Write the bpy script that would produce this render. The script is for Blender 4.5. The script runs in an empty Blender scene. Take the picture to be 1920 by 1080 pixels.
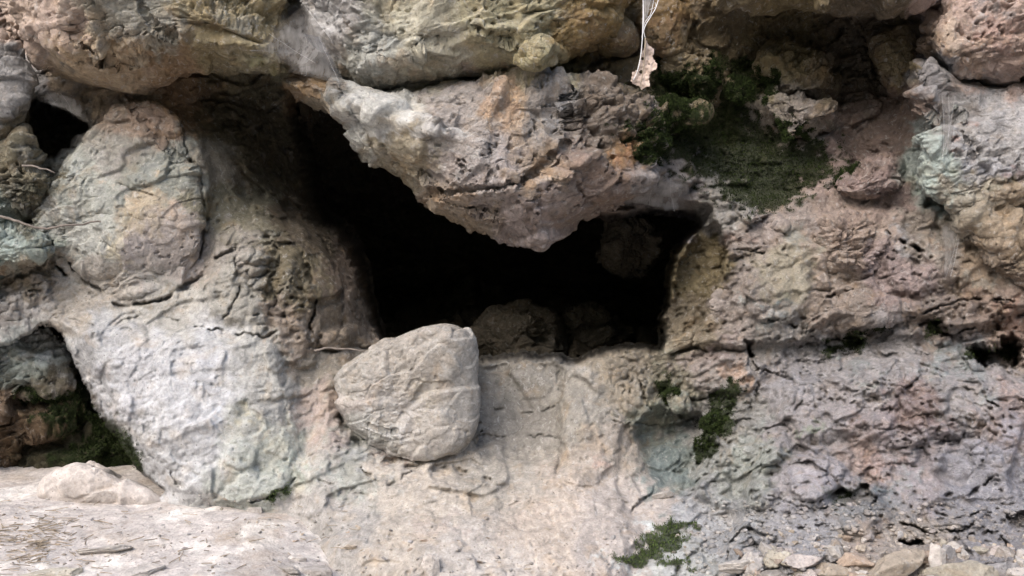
import bpy, math, random
import numpy as np
C = bpy.context
S = C.scene
R = math.radians
rng = np.random.RandomState(7)
random.seed(7)
F32 = np.float32

# ------------------------------------------------------------------ camera
CAMY, ZC = -3.0, 0.62
cam = bpy.data.objects.new('camera', bpy.data.cameras.new('camera'))
S.collection.objects.link(cam)
cam.location = (0, CAMY, ZC); cam.rotation_euler = (R(90), 0, 0)
cam.data.lens = 33.75; cam.data.sensor_width = 36.0
cam.data.clip_start = 0.05; cam.data.clip_end = 500
S.camera = cam

# ------------------------------------------------------------------ sky, sun, exposure
SUN_EL, SUN_AZ = 42.0, 213.0          # sun behind the viewer, high on the left
w = bpy.data.worlds.new('World'); S.world = w; w.use_nodes = True
nt = w.node_tree; bg = nt.nodes['Background']
sky = nt.nodes.new('ShaderNodeTexSky'); sky.sky_type = 'NISHITA'; sky.sun_disc = False
sky.sun_elevation = R(SUN_EL); sky.sun_rotation = R(SUN_AZ)
sky.air_density = 1.0; sky.dust_density = 3.0; sky.ozone_density = 0.7
nt.links.new(sky.outputs[0], bg.inputs[0]); bg.inputs[1].default_value = 0.15
ld = bpy.data.lights.new('sun', 'SUN'); ld.energy = 1.05; ld.angle = R(55); ld.color = (1.0, 0.985, 0.965)
sun = bpy.data.objects.new('sun', ld); S.collection.objects.link(sun)
from mathutils import Vector
tosun = Vector((math.sin(R(SUN_AZ))*math.cos(R(SUN_EL)), math.cos(R(SUN_AZ))*math.cos(R(SUN_EL)), math.sin(R(SUN_EL))))
sun.rotation_euler = tosun.to_track_quat('Z', 'Y').to_euler()
sun.location = (-3, -5, 6)
S.view_settings.view_transform = 'Standard'; S.view_settings.look = 'None'
S.view_settings.gamma = 1.0; S.view_settings.exposure = 1.38
S.render.engine = 'CYCLES'
S.cycles.max_bounces = 5; S.cycles.diffuse_bounces = 3; S.cycles.transparent_max_bounces = 12
S.cycles.use_denoising = True

# ------------------------------------------------------------------ numeric helpers
def P(px, py, y):
    """point in the world seen at pixel (px, py) of a 1920-wide frame when it stands at depth y"""
    s = (y - CAMY) / 3.0 / 600.0
    return np.stack([(px - 960) * s, y + 0 * px, ZC - (py - 540) * s], -1)

_perm = np.arange(256, dtype=np.int32); np.random.RandomState(3).shuffle(_perm); _perm = np.concatenate([_perm, _perm, _perm])
_g = np.random.RandomState(5).normal(size=(256, 3)).astype(F32); _g /= np.linalg.norm(_g, axis=1)[:, None]
_rnd = np.random.RandomState(9).rand(256, 8).astype(F32)

def perlin(p):
    p = p.astype(F32); i = np.floor(p).astype(np.int32); f = p - i; i &= 255
    u = f * f * f * (f * (f * 6 - 15) + 10)
    out = 0
    for dx in (0, 1):
        hx = _perm[(i[..., 0] + dx) & 255]; wx = u[..., 0] if dx else 1 - u[..., 0]
        for dy in (0, 1):
            hy = _perm[hx + ((i[..., 1] + dy) & 255)]; wy = u[..., 1] if dy else 1 - u[..., 1]
            for dz in (0, 1):
                h = _perm[hy + ((i[..., 2] + dz) & 255)]; wz = u[..., 2] if dz else 1 - u[..., 2]
                g = _g[h]
                out = out + wx * wy * wz * (g[..., 0] * (f[..., 0] - dx) + g[..., 1] * (f[..., 1] - dy) + g[..., 2] * (f[..., 2] - dz))
    return out * 1.6

def fbm(p, sc, octv=4, off=0.0, gain=0.5, ridge=False):
    a, s, t = 1.0, 0.0, 0.0
    q = p * sc + off
    for k in range(octv):
        n = perlin(q)
        if ridge: n = 1 - 2 * np.abs(n)
        s = s + a * n; t += a; a *= gain; q = q * 2.03 + 17.3
    return s / t

def facet(p, sc, off=0.0, sharp=26.0, tilt=0.55):
    """chipped planes: every cell of a jittered lattice is a small tilted plane. returns height, edge factor"""
    q = (p * sc + off).astype(F32)
    b = np.floor(q - 0.5).astype(np.int32)
    sw = 0; sh = 0; d1 = np.full(q.shape[:-1], 9.0, F32); d2 = d1.copy()
    for dx in (0, 1):
        for dy in (0, 1):
            for dz in (0, 1):
                cx, cy, cz = b[..., 0] + dx, b[..., 1] + dy, b[..., 2] + dz
                h = _perm[_perm[_perm[cx & 255] + (cy & 255)] + (cz & 255)]
                r = _rnd[h]
                vx = q[..., 0] - (cx + 0.2 + 0.6 * r[..., 0]); vy = q[..., 1] - (cy + 0.2 + 0.6 * r[..., 1]); vz = q[..., 2] - (cz + 0.2 + 0.6 * r[..., 2])
                d = vx * vx + vy * vy + vz * vz
                hh = (r[..., 3] - 0.5) + tilt * ((r[..., 4] - .5) * 2 * vx + (r[..., 5] - .5) * vy + (r[..., 6] - .35) * 2 * vz)
                wgt = np.exp(-sharp * d) + 1e-12
                sw = sw + wgt; sh = sh + wgt * hh
                nd1 = np.minimum(d1, d); d2 = np.minimum(d2, np.maximum(d1, d)); d1 = nd1
    return sh / sw, np.sqrt(d2) - np.sqrt(d1), h

def sst(a, b, x):
    t = np.clip((x - a) / (b - a), 0, 1); return t * t * (3 - 2 * t)

def smooth_poly(pts, n=4, closed=True):
    pts = np.array(pts, float); m = len(pts); out = []
    rngi = range(m) if closed else range(m - 1)
    for i in rngi:
        if closed: p0, p1, p2, p3 = pts[i - 1], pts[i], pts[(i + 1) % m], pts[(i + 2) % m]
        else: p0, p1, p2, p3 = pts[max(i - 1, 0)], pts[i], pts[i + 1], pts[min(i + 2, m - 1)]
        for k in range(n):
            t = k / n
            out.append(0.5 * (2 * p1 + (p2 - p0) * t + (2 * p0 - 5 * p1 + 4 * p2 - p3) * t * t + (3 * p1 - p0 - 3 * p2 + p3) * t ** 3))
    if not closed: out.append(pts[-1])
    return np.array(out)

def sdf(poly, X, Y):
    """signed distance in px, positive inside"""
    d = np.full(X.shape, 1e9); ins = np.zeros(X.shape, bool); m = len(poly)
    for i in range(m):
        x0, y0 = poly[i]; x1, y1 = poly[(i + 1) % m]
        ex, ey = x1 - x0, y1 - y0; L = ex * ex + ey * ey + 1e-9
        t = np.clip(((X - x0) * ex + (Y - y0) * ey) / L, 0, 1)
        d = np.minimum(d, (X - x0 - t * ex) ** 2 + (Y - y0 - t * ey) ** 2)
        if y0 != y1:
            c = ((y0 > Y) != (y1 > Y)) & (X < ex * (Y - y0) / (y1 - y0) + x0); ins ^= c
    d = np.sqrt(d); return np.where(ins, d, -d)

def pline(pts, X, Y):
    d = np.full(X.shape, 1e9)
    for i in range(len(pts) - 1):
        x0, y0 = pts[i]; x1, y1 = pts[i + 1]; ex, ey = x1 - x0, y1 - y0; L = ex * ex + ey * ey + 1e-9
        t = np.clip(((X - x0) * ex + (Y - y0) * ey) / L, 0, 1)
        d = np.minimum(d, (X - x0 - t * ex) ** 2 + (Y - y0 - t * ey) ** 2)
    return np.sqrt(d)

def warp(X, Y, amp=9.0, sc=1 / 55.0, off=0.0):
    q = np.stack([X * sc, Y * sc, 0 * X + 3.1 + off], -1)
    wx = perlin(q) + 0.5 * perlin(q * 2.7 + 5); wy = perlin(q + 31.7) + 0.5 * perlin(q * 2.7 + 45)
    return X + amp * wx, Y + amp * wy

# ------------------------------------------------------------------ relief features, in px of the traced wall
# poly: (points, offset in m (negative = towards the viewer), edge width px)
POLYS = [
 # lower-left pale rock mass
 ([(105,600),(140,588),(250,600),(330,612),(450,622),(520,640),(548,690),(556,770),(565,850),(552,925),(500,965),(380,955),(300,900),(240,830),(195,745),(160,690),(130,640)], -0.055, 34),
 # rib left of the mouth
 ([(560,420),(600,440),(640,470),(668,520),(690,590),(700,640),(650,650),(590,655),(555,640),(520,560),(530,470)], -0.05, 30),
 # small rock hanging below it
 ([(505,595),(560,600),(592,640),(592,690),(560,690),(525,650)], -0.04, 10),
 # mid left block
 ([(400,430),(470,415),(540,430),(560,500),(540,580),(450,610),(380,600),(370,540),(395,480)], -0.045, 30),
 # ridge beside the oval rock
 ([(330,210),(370,240),(395,300),(400,380),(375,420),(350,330)], -0.05, 16),
 # bottom ledge wall panels
 ([(900,690),(1050,680),(1052,800),(1045,860),(900,860),(880,780)], 0.03, 14),
 ([(1055,690),(1150,668),(1210,680),(1225,760),(1190,830),(1150,880),(1060,900)], -0.03, 22),
 ([(600,700),(640,700),(640,800),(700,850),(860,880),(1050,870),(1120,900),(1190,970),(1150,1100),(700,1100),(560,930),(590,800)], -0.05, 40),
 # right wall
 ([(1340,400),(1362,470),(1345,540),(1320,600),(1290,640),(1320,655),(1420,650),(1900,600),(2100,400),(1900,380),(1700,390),(1500,400)], -0.05, 12),
 ([(1405,500),(1500,470),(1520,560),(1470,610),(1400,590)], -0.03, 14),
 ([(1660,430),(1760,455),(1800,520),(1720,560),(1660,520)], -0.03, 12),
 ([(1500,640),(1560,600),(1690,600),(1760,620),(1830,650),(2000,640),(2000,560),(1880,560),(1700,560),(1560,570)], -0.03, 14),
 ([(1480,700),(1560,680),(1680,650),(1800,680),(1960,720),(2100,700),(2100,1150),(1400,1150),(1380,960),(1420,830),(1450,760)], -0.10, 40),
 ([(1560,780),(1660,700),(1800,720),(1850,800),(1750,830),(1620,830)], -0.035, 16),
 ([(1290,830),(1400,780),(1500,830),(1560,900),(1520,960),(1380,960),(1300,920)], -0.05, 22),
 ([(1470,880),(1540,855),(1590,880),(1560,930),(1490,935)], -0.045, 10),
 ([(1290,680),(1400,660),(1440,700),(1400,740),(1300,730)], -0.03, 12),
 ([(1170,720),(1250,700),(1270,760),(1220,810),(1170,780)], -0.025, 10),
 # hollows
 ([(1195,790),(1300,760),(1330,860),(1290,930),(1215,900)], 0.07, 22),
 ([(1300,40),(1500,30),(1680,50),(1700,180),(1700,300),(1560,330),(1480,300),(1300,250),(1250,150)], 0.06, 40),
 ([(1220,240),(1300,220),(1420,260),(1560,280),(1540,340),(1440,380),(1330,360),(1230,310)], 0.04, 24),
 ([(1810,650),(1840,640),(1870,655),(1890,630),(1915,650),(1905,690),(1860,690),(1830,680)], 0.20, 7),
 ([(1730,605),(1755,600),(1785,625),(1770,635),(1740,625)], 0.08, 6),
 ([(1545,640),(1590,620),(1620,640),(1600,665),(1560,660)], 0.07, 8),
 ([(1610,620),(1650,605),(1680,622),(1640,640)], 0.06, 7),
 ([(1560,925),(1620,915),(1650,935),(1600,950),(1560,945)], 0.06, 7),
 ([(1690,1010),(1700,1018),(1725,1012),(1722,1025),(1695,1025)], 0.10, 4),
 ([(1890,965),(1930,960),(1930,985),(1900,985)], 0.08, 5),
 ([(1395,640),(1410,650),(1418,690),(1408,700),(1398,670)], 0.09, 5),
 ([(1275,500),(1300,450),(1345,410),(1360,470),(1345,540),(1315,600),(1280,640),(1240,645),(1255,560)], 0.13, 4),
 ([(1130,385),(1210,370),(1290,378),(1340,400),(1290,450),(1240,420)], 0.20, 12),
 # upper-left hollow and lower-left hole
 ([(50,215),(62,184),(100,203),(160,234),(142,262),(112,284),(84,298),(70,262)], 0.34, 5),
 ([(92,608),(104,612),(132,660),(165,730),(200,790),(240,850),(268,890),(300,930),(60,930),(-40,900),(-40,690),(30,640),(75,612)], 0.45, 7),
]
# cracks: (points, width px, depth m)
CRACKS = [
 ([(636,780),(668,828),(720,858),(780,876),(850,880),(930,905)], 9, .03),([(640,700),(632,740),(640,790)], 6, .015),
 ([(0,535),(40,515),(80,492),(105,497),(120,515)], 5, .05), ([(0,560),(60,545),(100,550)], 3, .02),
 ([(130,490),(200,560),(260,575),(340,545),(400,490),(440,470)], 6, .03),
 ([(240,185),(270,235),(330,260),(365,320),(385,410),(370,480)], 7, .035),
 ([(370,612),(420,622),(480,628),(520,622)], 3, .025), ([(210,610),(280,590),(330,600)], 2.5, .012),
 ([(100,590),(180,612),(260,618)], 2.5, .010), ([(440,490),(450,540),(420,600)], 3, .02), ([(480,420),(520,470),(505,540),(540,600)], 4, .02),
 ([(560,470),(590,540),(580,640)], 5, .03), ([(610,450),(640,540),(640,620)], 4, .02), ([(585,650),(640,655),(700,650)], 5, .03),
 ([(905,765),(980,772),(1040,765)], 2.2, .012), ([(880,812),(960,818),(1045,822)], 2.2, .014), ([(1045,690),(1050,790),(1045,900)], 4, .018),
 ([(1010,890),(1050,915)], 2.5, .012), ([(680,880),(730,910),(780,885),(850,890),(920,910)], 3, .02), ([(600,900),(660,920),(700,930)], 3, .012),
 ([(1140,790),(1220,795),(1300,800)], 2.2, .015), ([(1190,700),(1210,750),(1180,820),(1200,880)], 3, .02),
 ([(1290,640),(1360,655),(1420,650)], 3, .015), ([(1420,750),(1430,700),(1500,720)], 4, .03), ([(1500,700),(1510,740),(1490,770)], 3, .02),
 ([(1660,440),(1700,455),(1740,480)], 5, .05), ([(1540,560),(1600,545),(1660,560)], 5, .03), ([(1340,500),(1400,480),(1440,450)], 4, .02),
 ([(1370,470),(1430,475)], 3, .03), ([(1440,600),(1500,610),(1540,590)], 4, .03), ([(1700,600),(1760,580),(1840,560),(1900,565)], 4, .03),
 ([(1560,780),(1600,800),(1680,810),(1760,815)], 3, .015), ([(1770,930),(1820,925),(1860,895)], 4, .04), ([(1740,950),(1790,970),(1840,960)], 3, .03),
 ([(1640,990),(1700,985),(1760,1000),(1830,985)], 4, .04), ([(1600,960),(1660,970),(1700,990)], 3, .025), ([(1790,1010),(1850,1000),(1890,1020)], 4, .04),
 ([(1500,990),(1560,985),(1600,1000)], 4, .03), ([(1340,1000),(1300,1040),(1260,1080)], 5, .03), ([(1190,960),(1240,900),(1290,860)], 4, .03),
 ([(150,720),(200,760),(260,790)], 2, .010), ([(250,840),(300,870),(340,910)], 2.5, .015), ([(470,945),(510,935),(550,900)], 4, .02),
 ([(1440,930),(1500,950),(1560,950)], 3, .02), ([(1620,880),(1680,870),(1740,885)], 3, .02), ([(1840,740),(1880,770),(1930,765)], 3, .02),
]
BUMPS = [  # cx, cy, rx, ry, offset (gaussian)
 (455,800,40,60,-.02),(300,760,110,120,-.03),(455,770,14,14,.02),(1100,760,50,90,-.03),(1320,120,60,60,-.03),(1650,760,90,40,-.02),
 (1460,700,60,40,-.03),(1270,330,70,40,-.03),(1350,370,50,30,-.05),(1400,900,80,60,-.02),(1800,800,90,60,-.03),(1850,880,60,40,-.02),
]
CTRL = [
 (-300,-250,.30),(300,-250,.30),(900,-250,.3),(1400,-250,.3),(2100,-250,.2),
 (-150,0,.25),(20,0,.35),(300,0,.3),(600,0,.25),(900,0,.2),(1200,0,.2),(1330,20,.26),(1500,30,.36),(1700,20,.26),(1900,0,.12),(2100,0,.1),
 (0,150,.22),(100,170,.22),(250,190,.12),(400,170,.34),(520,170,.55),(1150,180,.12),(1250,150,.18),(1400,150,.25),(1550,160,.30),(1650,200,.22),(1800,200,.12),(2050,200,.05),
 (0,300,.12),(120,320,.10),(250,300,.06),(370,280,.08),(440,300,.24),(540,300,.60),(575,380,.62),(1230,280,.14),(1350,300,.16),(1500,300,.16),(1640,300,.13),(1780,300,.08),(2050,350,.0),
 (0,450,.03),(120,450,.02),(250,430,.02),(400,440,.05),(500,420,.14),(580,430,.30),(640,480,.36),(1300,420,.12),(1400,430,.06),(1550,430,.04),(1700,430,.06),(1900,450,.0),(2100,500,-.05),
 (0,580,.0),(150,580,-.02),(300,580,-.03),(450,560,-.02),(560,540,.04),(640,560,.14),(690,620,.24),(1280,580,.10),(1380,560,.02),(1500,560,.0),(1700,560,-.02),(1950,600,-.04),
 (0,700,.1),(150,690,-.02),(300,700,-.10),(450,690,-.08),(580,680,-.01),(700,690,.06),(850,690,.12),(960,690,.08),(1090,690,.06),(1240,680,.05),(1350,680,-.01),(1500,700,-.05),(1700,690,-.06),(1950,700,-.10),
 (0,850,.1),(180,830,-.02),(330,830,-.15),(500,830,-.15),(620,800,-.06),(760,800,-.02),(960,780,.02),(1100,790,-.02),(1240,800,.0),(1400,810,-.10),(1600,800,-.14),(1900,830,-.20),
 (-100,1000,.2),(150,960,.08),(320,960,-.16),(480,960,-.22),(620,930,-.24),(780,910,-.20),(960,900,-.16),(1100,920,-.18),(1250,930,-.20),(1400,960,-.28),(1600,950,-.32),(1900,960,-.36),(2100,960,-.4),
 (0,1100,.1),(300,1100,-.1),(500,1060,-.36),(700,1040,-.46),(950,1040,-.44),(1150,1050,-.42),(1300,1060,-.46),(1500,1060,-.52),(1700,1060,-.54),(1950,1060,-.56),
 (200,1250,-.1),(800,1250,-.7),(1400,1250,-.75),(2000,1250,-.8),
]
_cp = np.array(CTRL, float)
def _tps(r2): return 0.5 * r2 * np.log(r2 + 1e-9)
def _fit():
    X = _cp[:, :2] / 500; n = len(X)
    K = _tps(((X[:, None] - X[None]) ** 2).sum(-1)) + 0.002 * np.eye(n)
    Q = np.c_[np.ones(n), X]; A = np.block([[K, Q], [Q.T, np.zeros((3, 3))]])
    return X, np.linalg.solve(A, np.r_[_cp[:, 2], 0, 0, 0])
_X, _W = _fit()
_gx = np.linspace(-160, 2080, 225); _gy = np.linspace(-200, 1240, 145)
_GX, _GY = np.meshgrid(_gx, _gy)
_pts = np.stack([_GX.ravel(), _GY.ravel()], -1) / 500
_G = (_tps(((_pts[:, None] - _X[None]) ** 2).sum(-1)) @ _W[:len(_X)] + _W[-3] + _pts @ _W[-2:]).reshape(_GX.shape)
def base_depth(X, Y):
    x = (np.clip(X, -159, 2079) + 160) / 10; y = (np.clip(Y, -199, 1239) + 200) / 10
    i, j = x.astype(int), y.astype(int); fx, fy = x - i, y - j
    i = np.minimum(i, 223); j = np.minimum(j, 143)
    return (_G[j, i] * (1 - fx) + _G[j, i + 1] * fx) * (1 - fy) + (_G[j + 1, i] * (1 - fx) + _G[j + 1, i + 1] * fx) * fy

MOUTH = smooth_poly([(545,175),(558,300),(580,415),(632,450),(662,500),(680,570),(714,644),(760,690),(900,685),(960,678),(1040,678),(1085,684),(1130,670),(1190,660),(1245,663),(1250,610),(1262,540),(1272,480),(1300,445),(1322,415),(1290,392),(1210,388),(1130,395),(1100,300),(900,220),(700,190)])

def sub(poly, X, Y, m):
    lo, hi = poly.min(0) - m, poly.max(0) + m
    return (X > lo[0]) & (X < hi[0]) & (Y > lo[1]) & (Y < hi[1])

def relief(X, Y):
    d = base_depth(X, Y)
    X2, Y2 = warp(X, Y, 7.0, 1 / 45.0)
    X4, Y4 = warp(X2, Y2, 3.0, 1 / 9.0, 3.0); X5, Y5 = warp(X4, Y4, 8.0, 1 / 22.0, 13.0)
    for pts, off, soft in POLYS:
        A, B = (X5, Y5) if soft <= 8 and off > 0 and off < .4 else (X4, Y4) if soft < 20 else (X2, Y2)
        poly = smooth_poly(pts, 3); m = sub(poly, A, B, soft + 5)
        if m.any(): d[m] += off * sst(-soft * .4, soft, sdf(poly, A[m], B[m]))
    CN = perlin(np.stack([X / 26, Y / 26, 0 * X + 8], -1))
    for pts, wd, dp in CRACKS:
        pl = smooth_poly(pts, 3, False); m = sub(pl, X2, Y2, wd * 4)
        if m.any():
            q = pline(pl, X4[m], Y4[m]); d[m] += dp * 1.15 * np.clip(1.2 - q / (wd * .75), 0, 1) * sst(-.35, .15, CN[m])
    for cx, cy, rx, ry, off in BUMPS:
        d += off * np.exp(-(((X2 - cx) / rx) ** 2 + ((Y2 - cy) / ry) ** 2))
    m = sub(MOUTH, X2, Y2, 40); md = np.full(X.shape, -99.0)
    X3, Y3 = warp(*warp(X, Y, 5.0, 1 / 30.0, 7.0), 2.5, 1 / 9., 4.)
    md[m] = sdf(MOUTH, X3[m], Y3[m])
    W = 13 + 22 * sst(800, 600, X) * sst(660, 560, Y); d += 0.75 * sst(-.08, 1, md / W)
    return d, 13 * md / W

# ------------------------------------------------------------------ where the rock is rough (0 smooth .. 1.3 broken) and its colours
ROUGH = [(480,260,90,130,.95),(1290,560,60,120,.7),  # cx, cy, rx, ry, value
 (300,750,230,190,.22),(250,420,150,170,.38),(980,760,120,110,.15),(900,980,330,120,.24),(760,730,150,130,.42),(300,60,280,110,.60),
 (800,70,260,110,.60),(470,300,120,170,.55),(600,560,130,120,.95),(900,280,280,150,1.0),(1000,400,160,60,.6),(1400,300,260,260,1.1),(1600,560,330,170,1.1),
 (1850,280,150,150,.9),(1300,740,110,140,.9),(1500,860,160,120,1.1),(1700,960,300,120,1.4),(1750,760,180,90,.9),(60,150,80,120,.8),(40,400,90,200,.9),(30,560,140,60,.7),(80,790,130,130,.8),(1850,450,100,80,.6)]
PAL = [  # regional rock colours, the mouth column with painted shade: cx, cy, spread, sRGB
 (60,30,70,(190,165,145)),(200,110,80,(185,160,125)),(250,40,90,(150,145,130)),(420,60,110,(148,132,92)),(350,150,60,(150,118,82)),(470,120,60,(150,140,108)),
 (620,60,60,(165,160,155)),(700,110,70,(165,165,155)),(800,60,90,(172,165,140)),(960,50,100,(170,160,122)),(1090,40,60,(160,132,75)),(1000,100,40,(158,146,98)),
 (700,220,60,(205,203,192)),(760,290,60,(168,155,128)),(870,230,80,(160,150,142)),(960,220,50,(174,150,124)),(1050,210,60,(158,148,138)),(1130,230,70,(130,115,100)),
 (900,330,80,(158,145,138)),(1000,320,50,(162,142,120)),(860,390,60,(165,145,118)),(980,420,60,(158,142,135)),(1100,340,80,(140,120,108)),(1180,280,40,(170,128,75)),
 (560,170,40,(150,122,84)),(620,210,40,(165,150,125)),
 (1300,100,100,(135,118,85)),(1270,40,60,(135,105,55)),(1480,100,80,(140,122,78)),(1450,160,50,(150,138,105)),(1600,120,90,(120,105,82)),(1680,120,50,(150,130,85)),
 (1480,230,60,(160,148,132)),(1640,250,90,(145,122,108)),(1620,340,80,(158,135,128)),(1380,380,60,(165,160,152)),(1240,350,60,(150,140,135)),
 (1850,50,90,(188,160,145)),(1800,80,50,(198,168,138)),(1740,150,40,(165,160,160)),(1750,310,60,(170,182,172)),(1860,250,80,(178,174,172)),(1800,380,60,(165,155,135)),
 (1870,430,70,(165,145,118)),(1850,500,60,(158,138,115)),(1740,450,60,(150,138,125)),(1680,520,70,(158,138,132)),(1600,420,70,(166,146,130)),(1570,500,50,(170,152,136)),
 (1430,430,60,(160,145,135)),(1470,520,60,(165,155,132)),(1400,560,60,(158,145,135)),(1310,500,50,(140,124,85)),(1300,600,50,(150,135,108)),
 (1880,600,70,(160,138,122)),(1760,600,60,(150,134,122)),(1600,590,60,(158,142,128)),(1450,620,60,(158,152,145)),
 (1350,680,60,(165,150,140)),(1240,720,60,(150,142,118)),(1250,860,50,(125,138,135)),(1230,790,50,(145,145,128)),(1350,780,70,(155,152,145)),
 (1480,720,70,(165,160,160)),(1650,680,80,(168,162,160)),(1820,720,80,(168,162,160)),(1700,770,60,(158,138,135)),(1550,800,80,(170,162,160)),(1880,780,60,(172,155,150)),
 (1700,860,90,(168,158,160)),(1620,840,50,(180,155,142)),(1850,880,80,(160,158,165)),(1400,880,80,(165,168,160)),(1520,900,60,(178,172,175)),(1650,940,60,(150,152,155)),
 (1480,1000,80,(168,166,168)),(1350,1000,80,(175,176,178)),(1700,1030,90,(178,165,152)),(1850,1000,80,(155,152,155)),(1300,1060,60,(180,182,178)),
 (960,700,60,(142,137,127)),(960,800,70,(150,144,134)),(1090,760,50,(158,152,141)),(1180,700,60,(165,152,130)),(1130,860,60,(178,165,150)),(950,900,80,(174,166,153)),
 (780,950,90,(196,184,168)),(1000,980,90,(198,182,165)),(1150,1000,80,(192,180,170)),(900,1060,90,(195,186,176)),(620,960,80,(178,172,164)),(650,880,60,(168,168,156)),
 (600,780,50,(178,162,150)),(620,700,40,(165,155,138)),
 (250,220,50,(155,130,108)),(220,270,60,(155,150,138)),(300,330,50,(148,150,138)),(180,360,60,(168,170,158)),(150,430,60,(168,168,158)),(270,390,50,(178,162,136)),
 (300,470,70,(172,160,150)),(230,520,50,(174,166,154)),(210,450,20,(190,180,155)),
 (470,230,80,(95,86,62)),(400,300,40,(140,132,115)),(450,400,60,(128,122,98)),(540,300,60,(88,80,60)),(560,420,40,(110,98,80)),  # dark brown column left of the mouth, shade under the overhang painted in
 (420,460,50,(158,150,140)),(440,540,60,(160,156,145)),(560,520,50,(125,114,88)),(640,520,40,(120,104,90)),(620,610,50,(152,136,115)),(680,590,40,(132,118,105)),(550,630,40,(165,148,130)),
 (120,560,60,(180,170,155)),(60,600,60,(190,184,178)),(300,590,70,(176,172,162)),(200,660,70,(180,180,180)),(350,720,110,(192,192,193)),(250,700,70,(188,188,191)),(350,850,90,(194,194,194)),
 (470,700,70,(178,176,168)),(450,800,50,(180,180,170)),(520,850,60,(176,180,168)),(440,920,60,(182,186,176)),(560,880,50,(188,188,176)),
 (20,180,60,(150,146,142)),(30,240,40,(140,128,102)),(30,320,50,(138,130,105)),(60,380,50,(118,112,88)),(30,460,60,(158,170,158)),(60,520,50,(150,135,110)),(120,200,50,(105,98,88)),
 (60,640,50,(165,178,176)),(50,700,40,(150,160,150)),(80,740,50,(110,102,82)),(20,780,50,(128,105,80)),(110,790,50,(122,104,82)),(100,860,60,(60,60,42)),(200,840,60,(52,54,36)),
]
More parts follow.
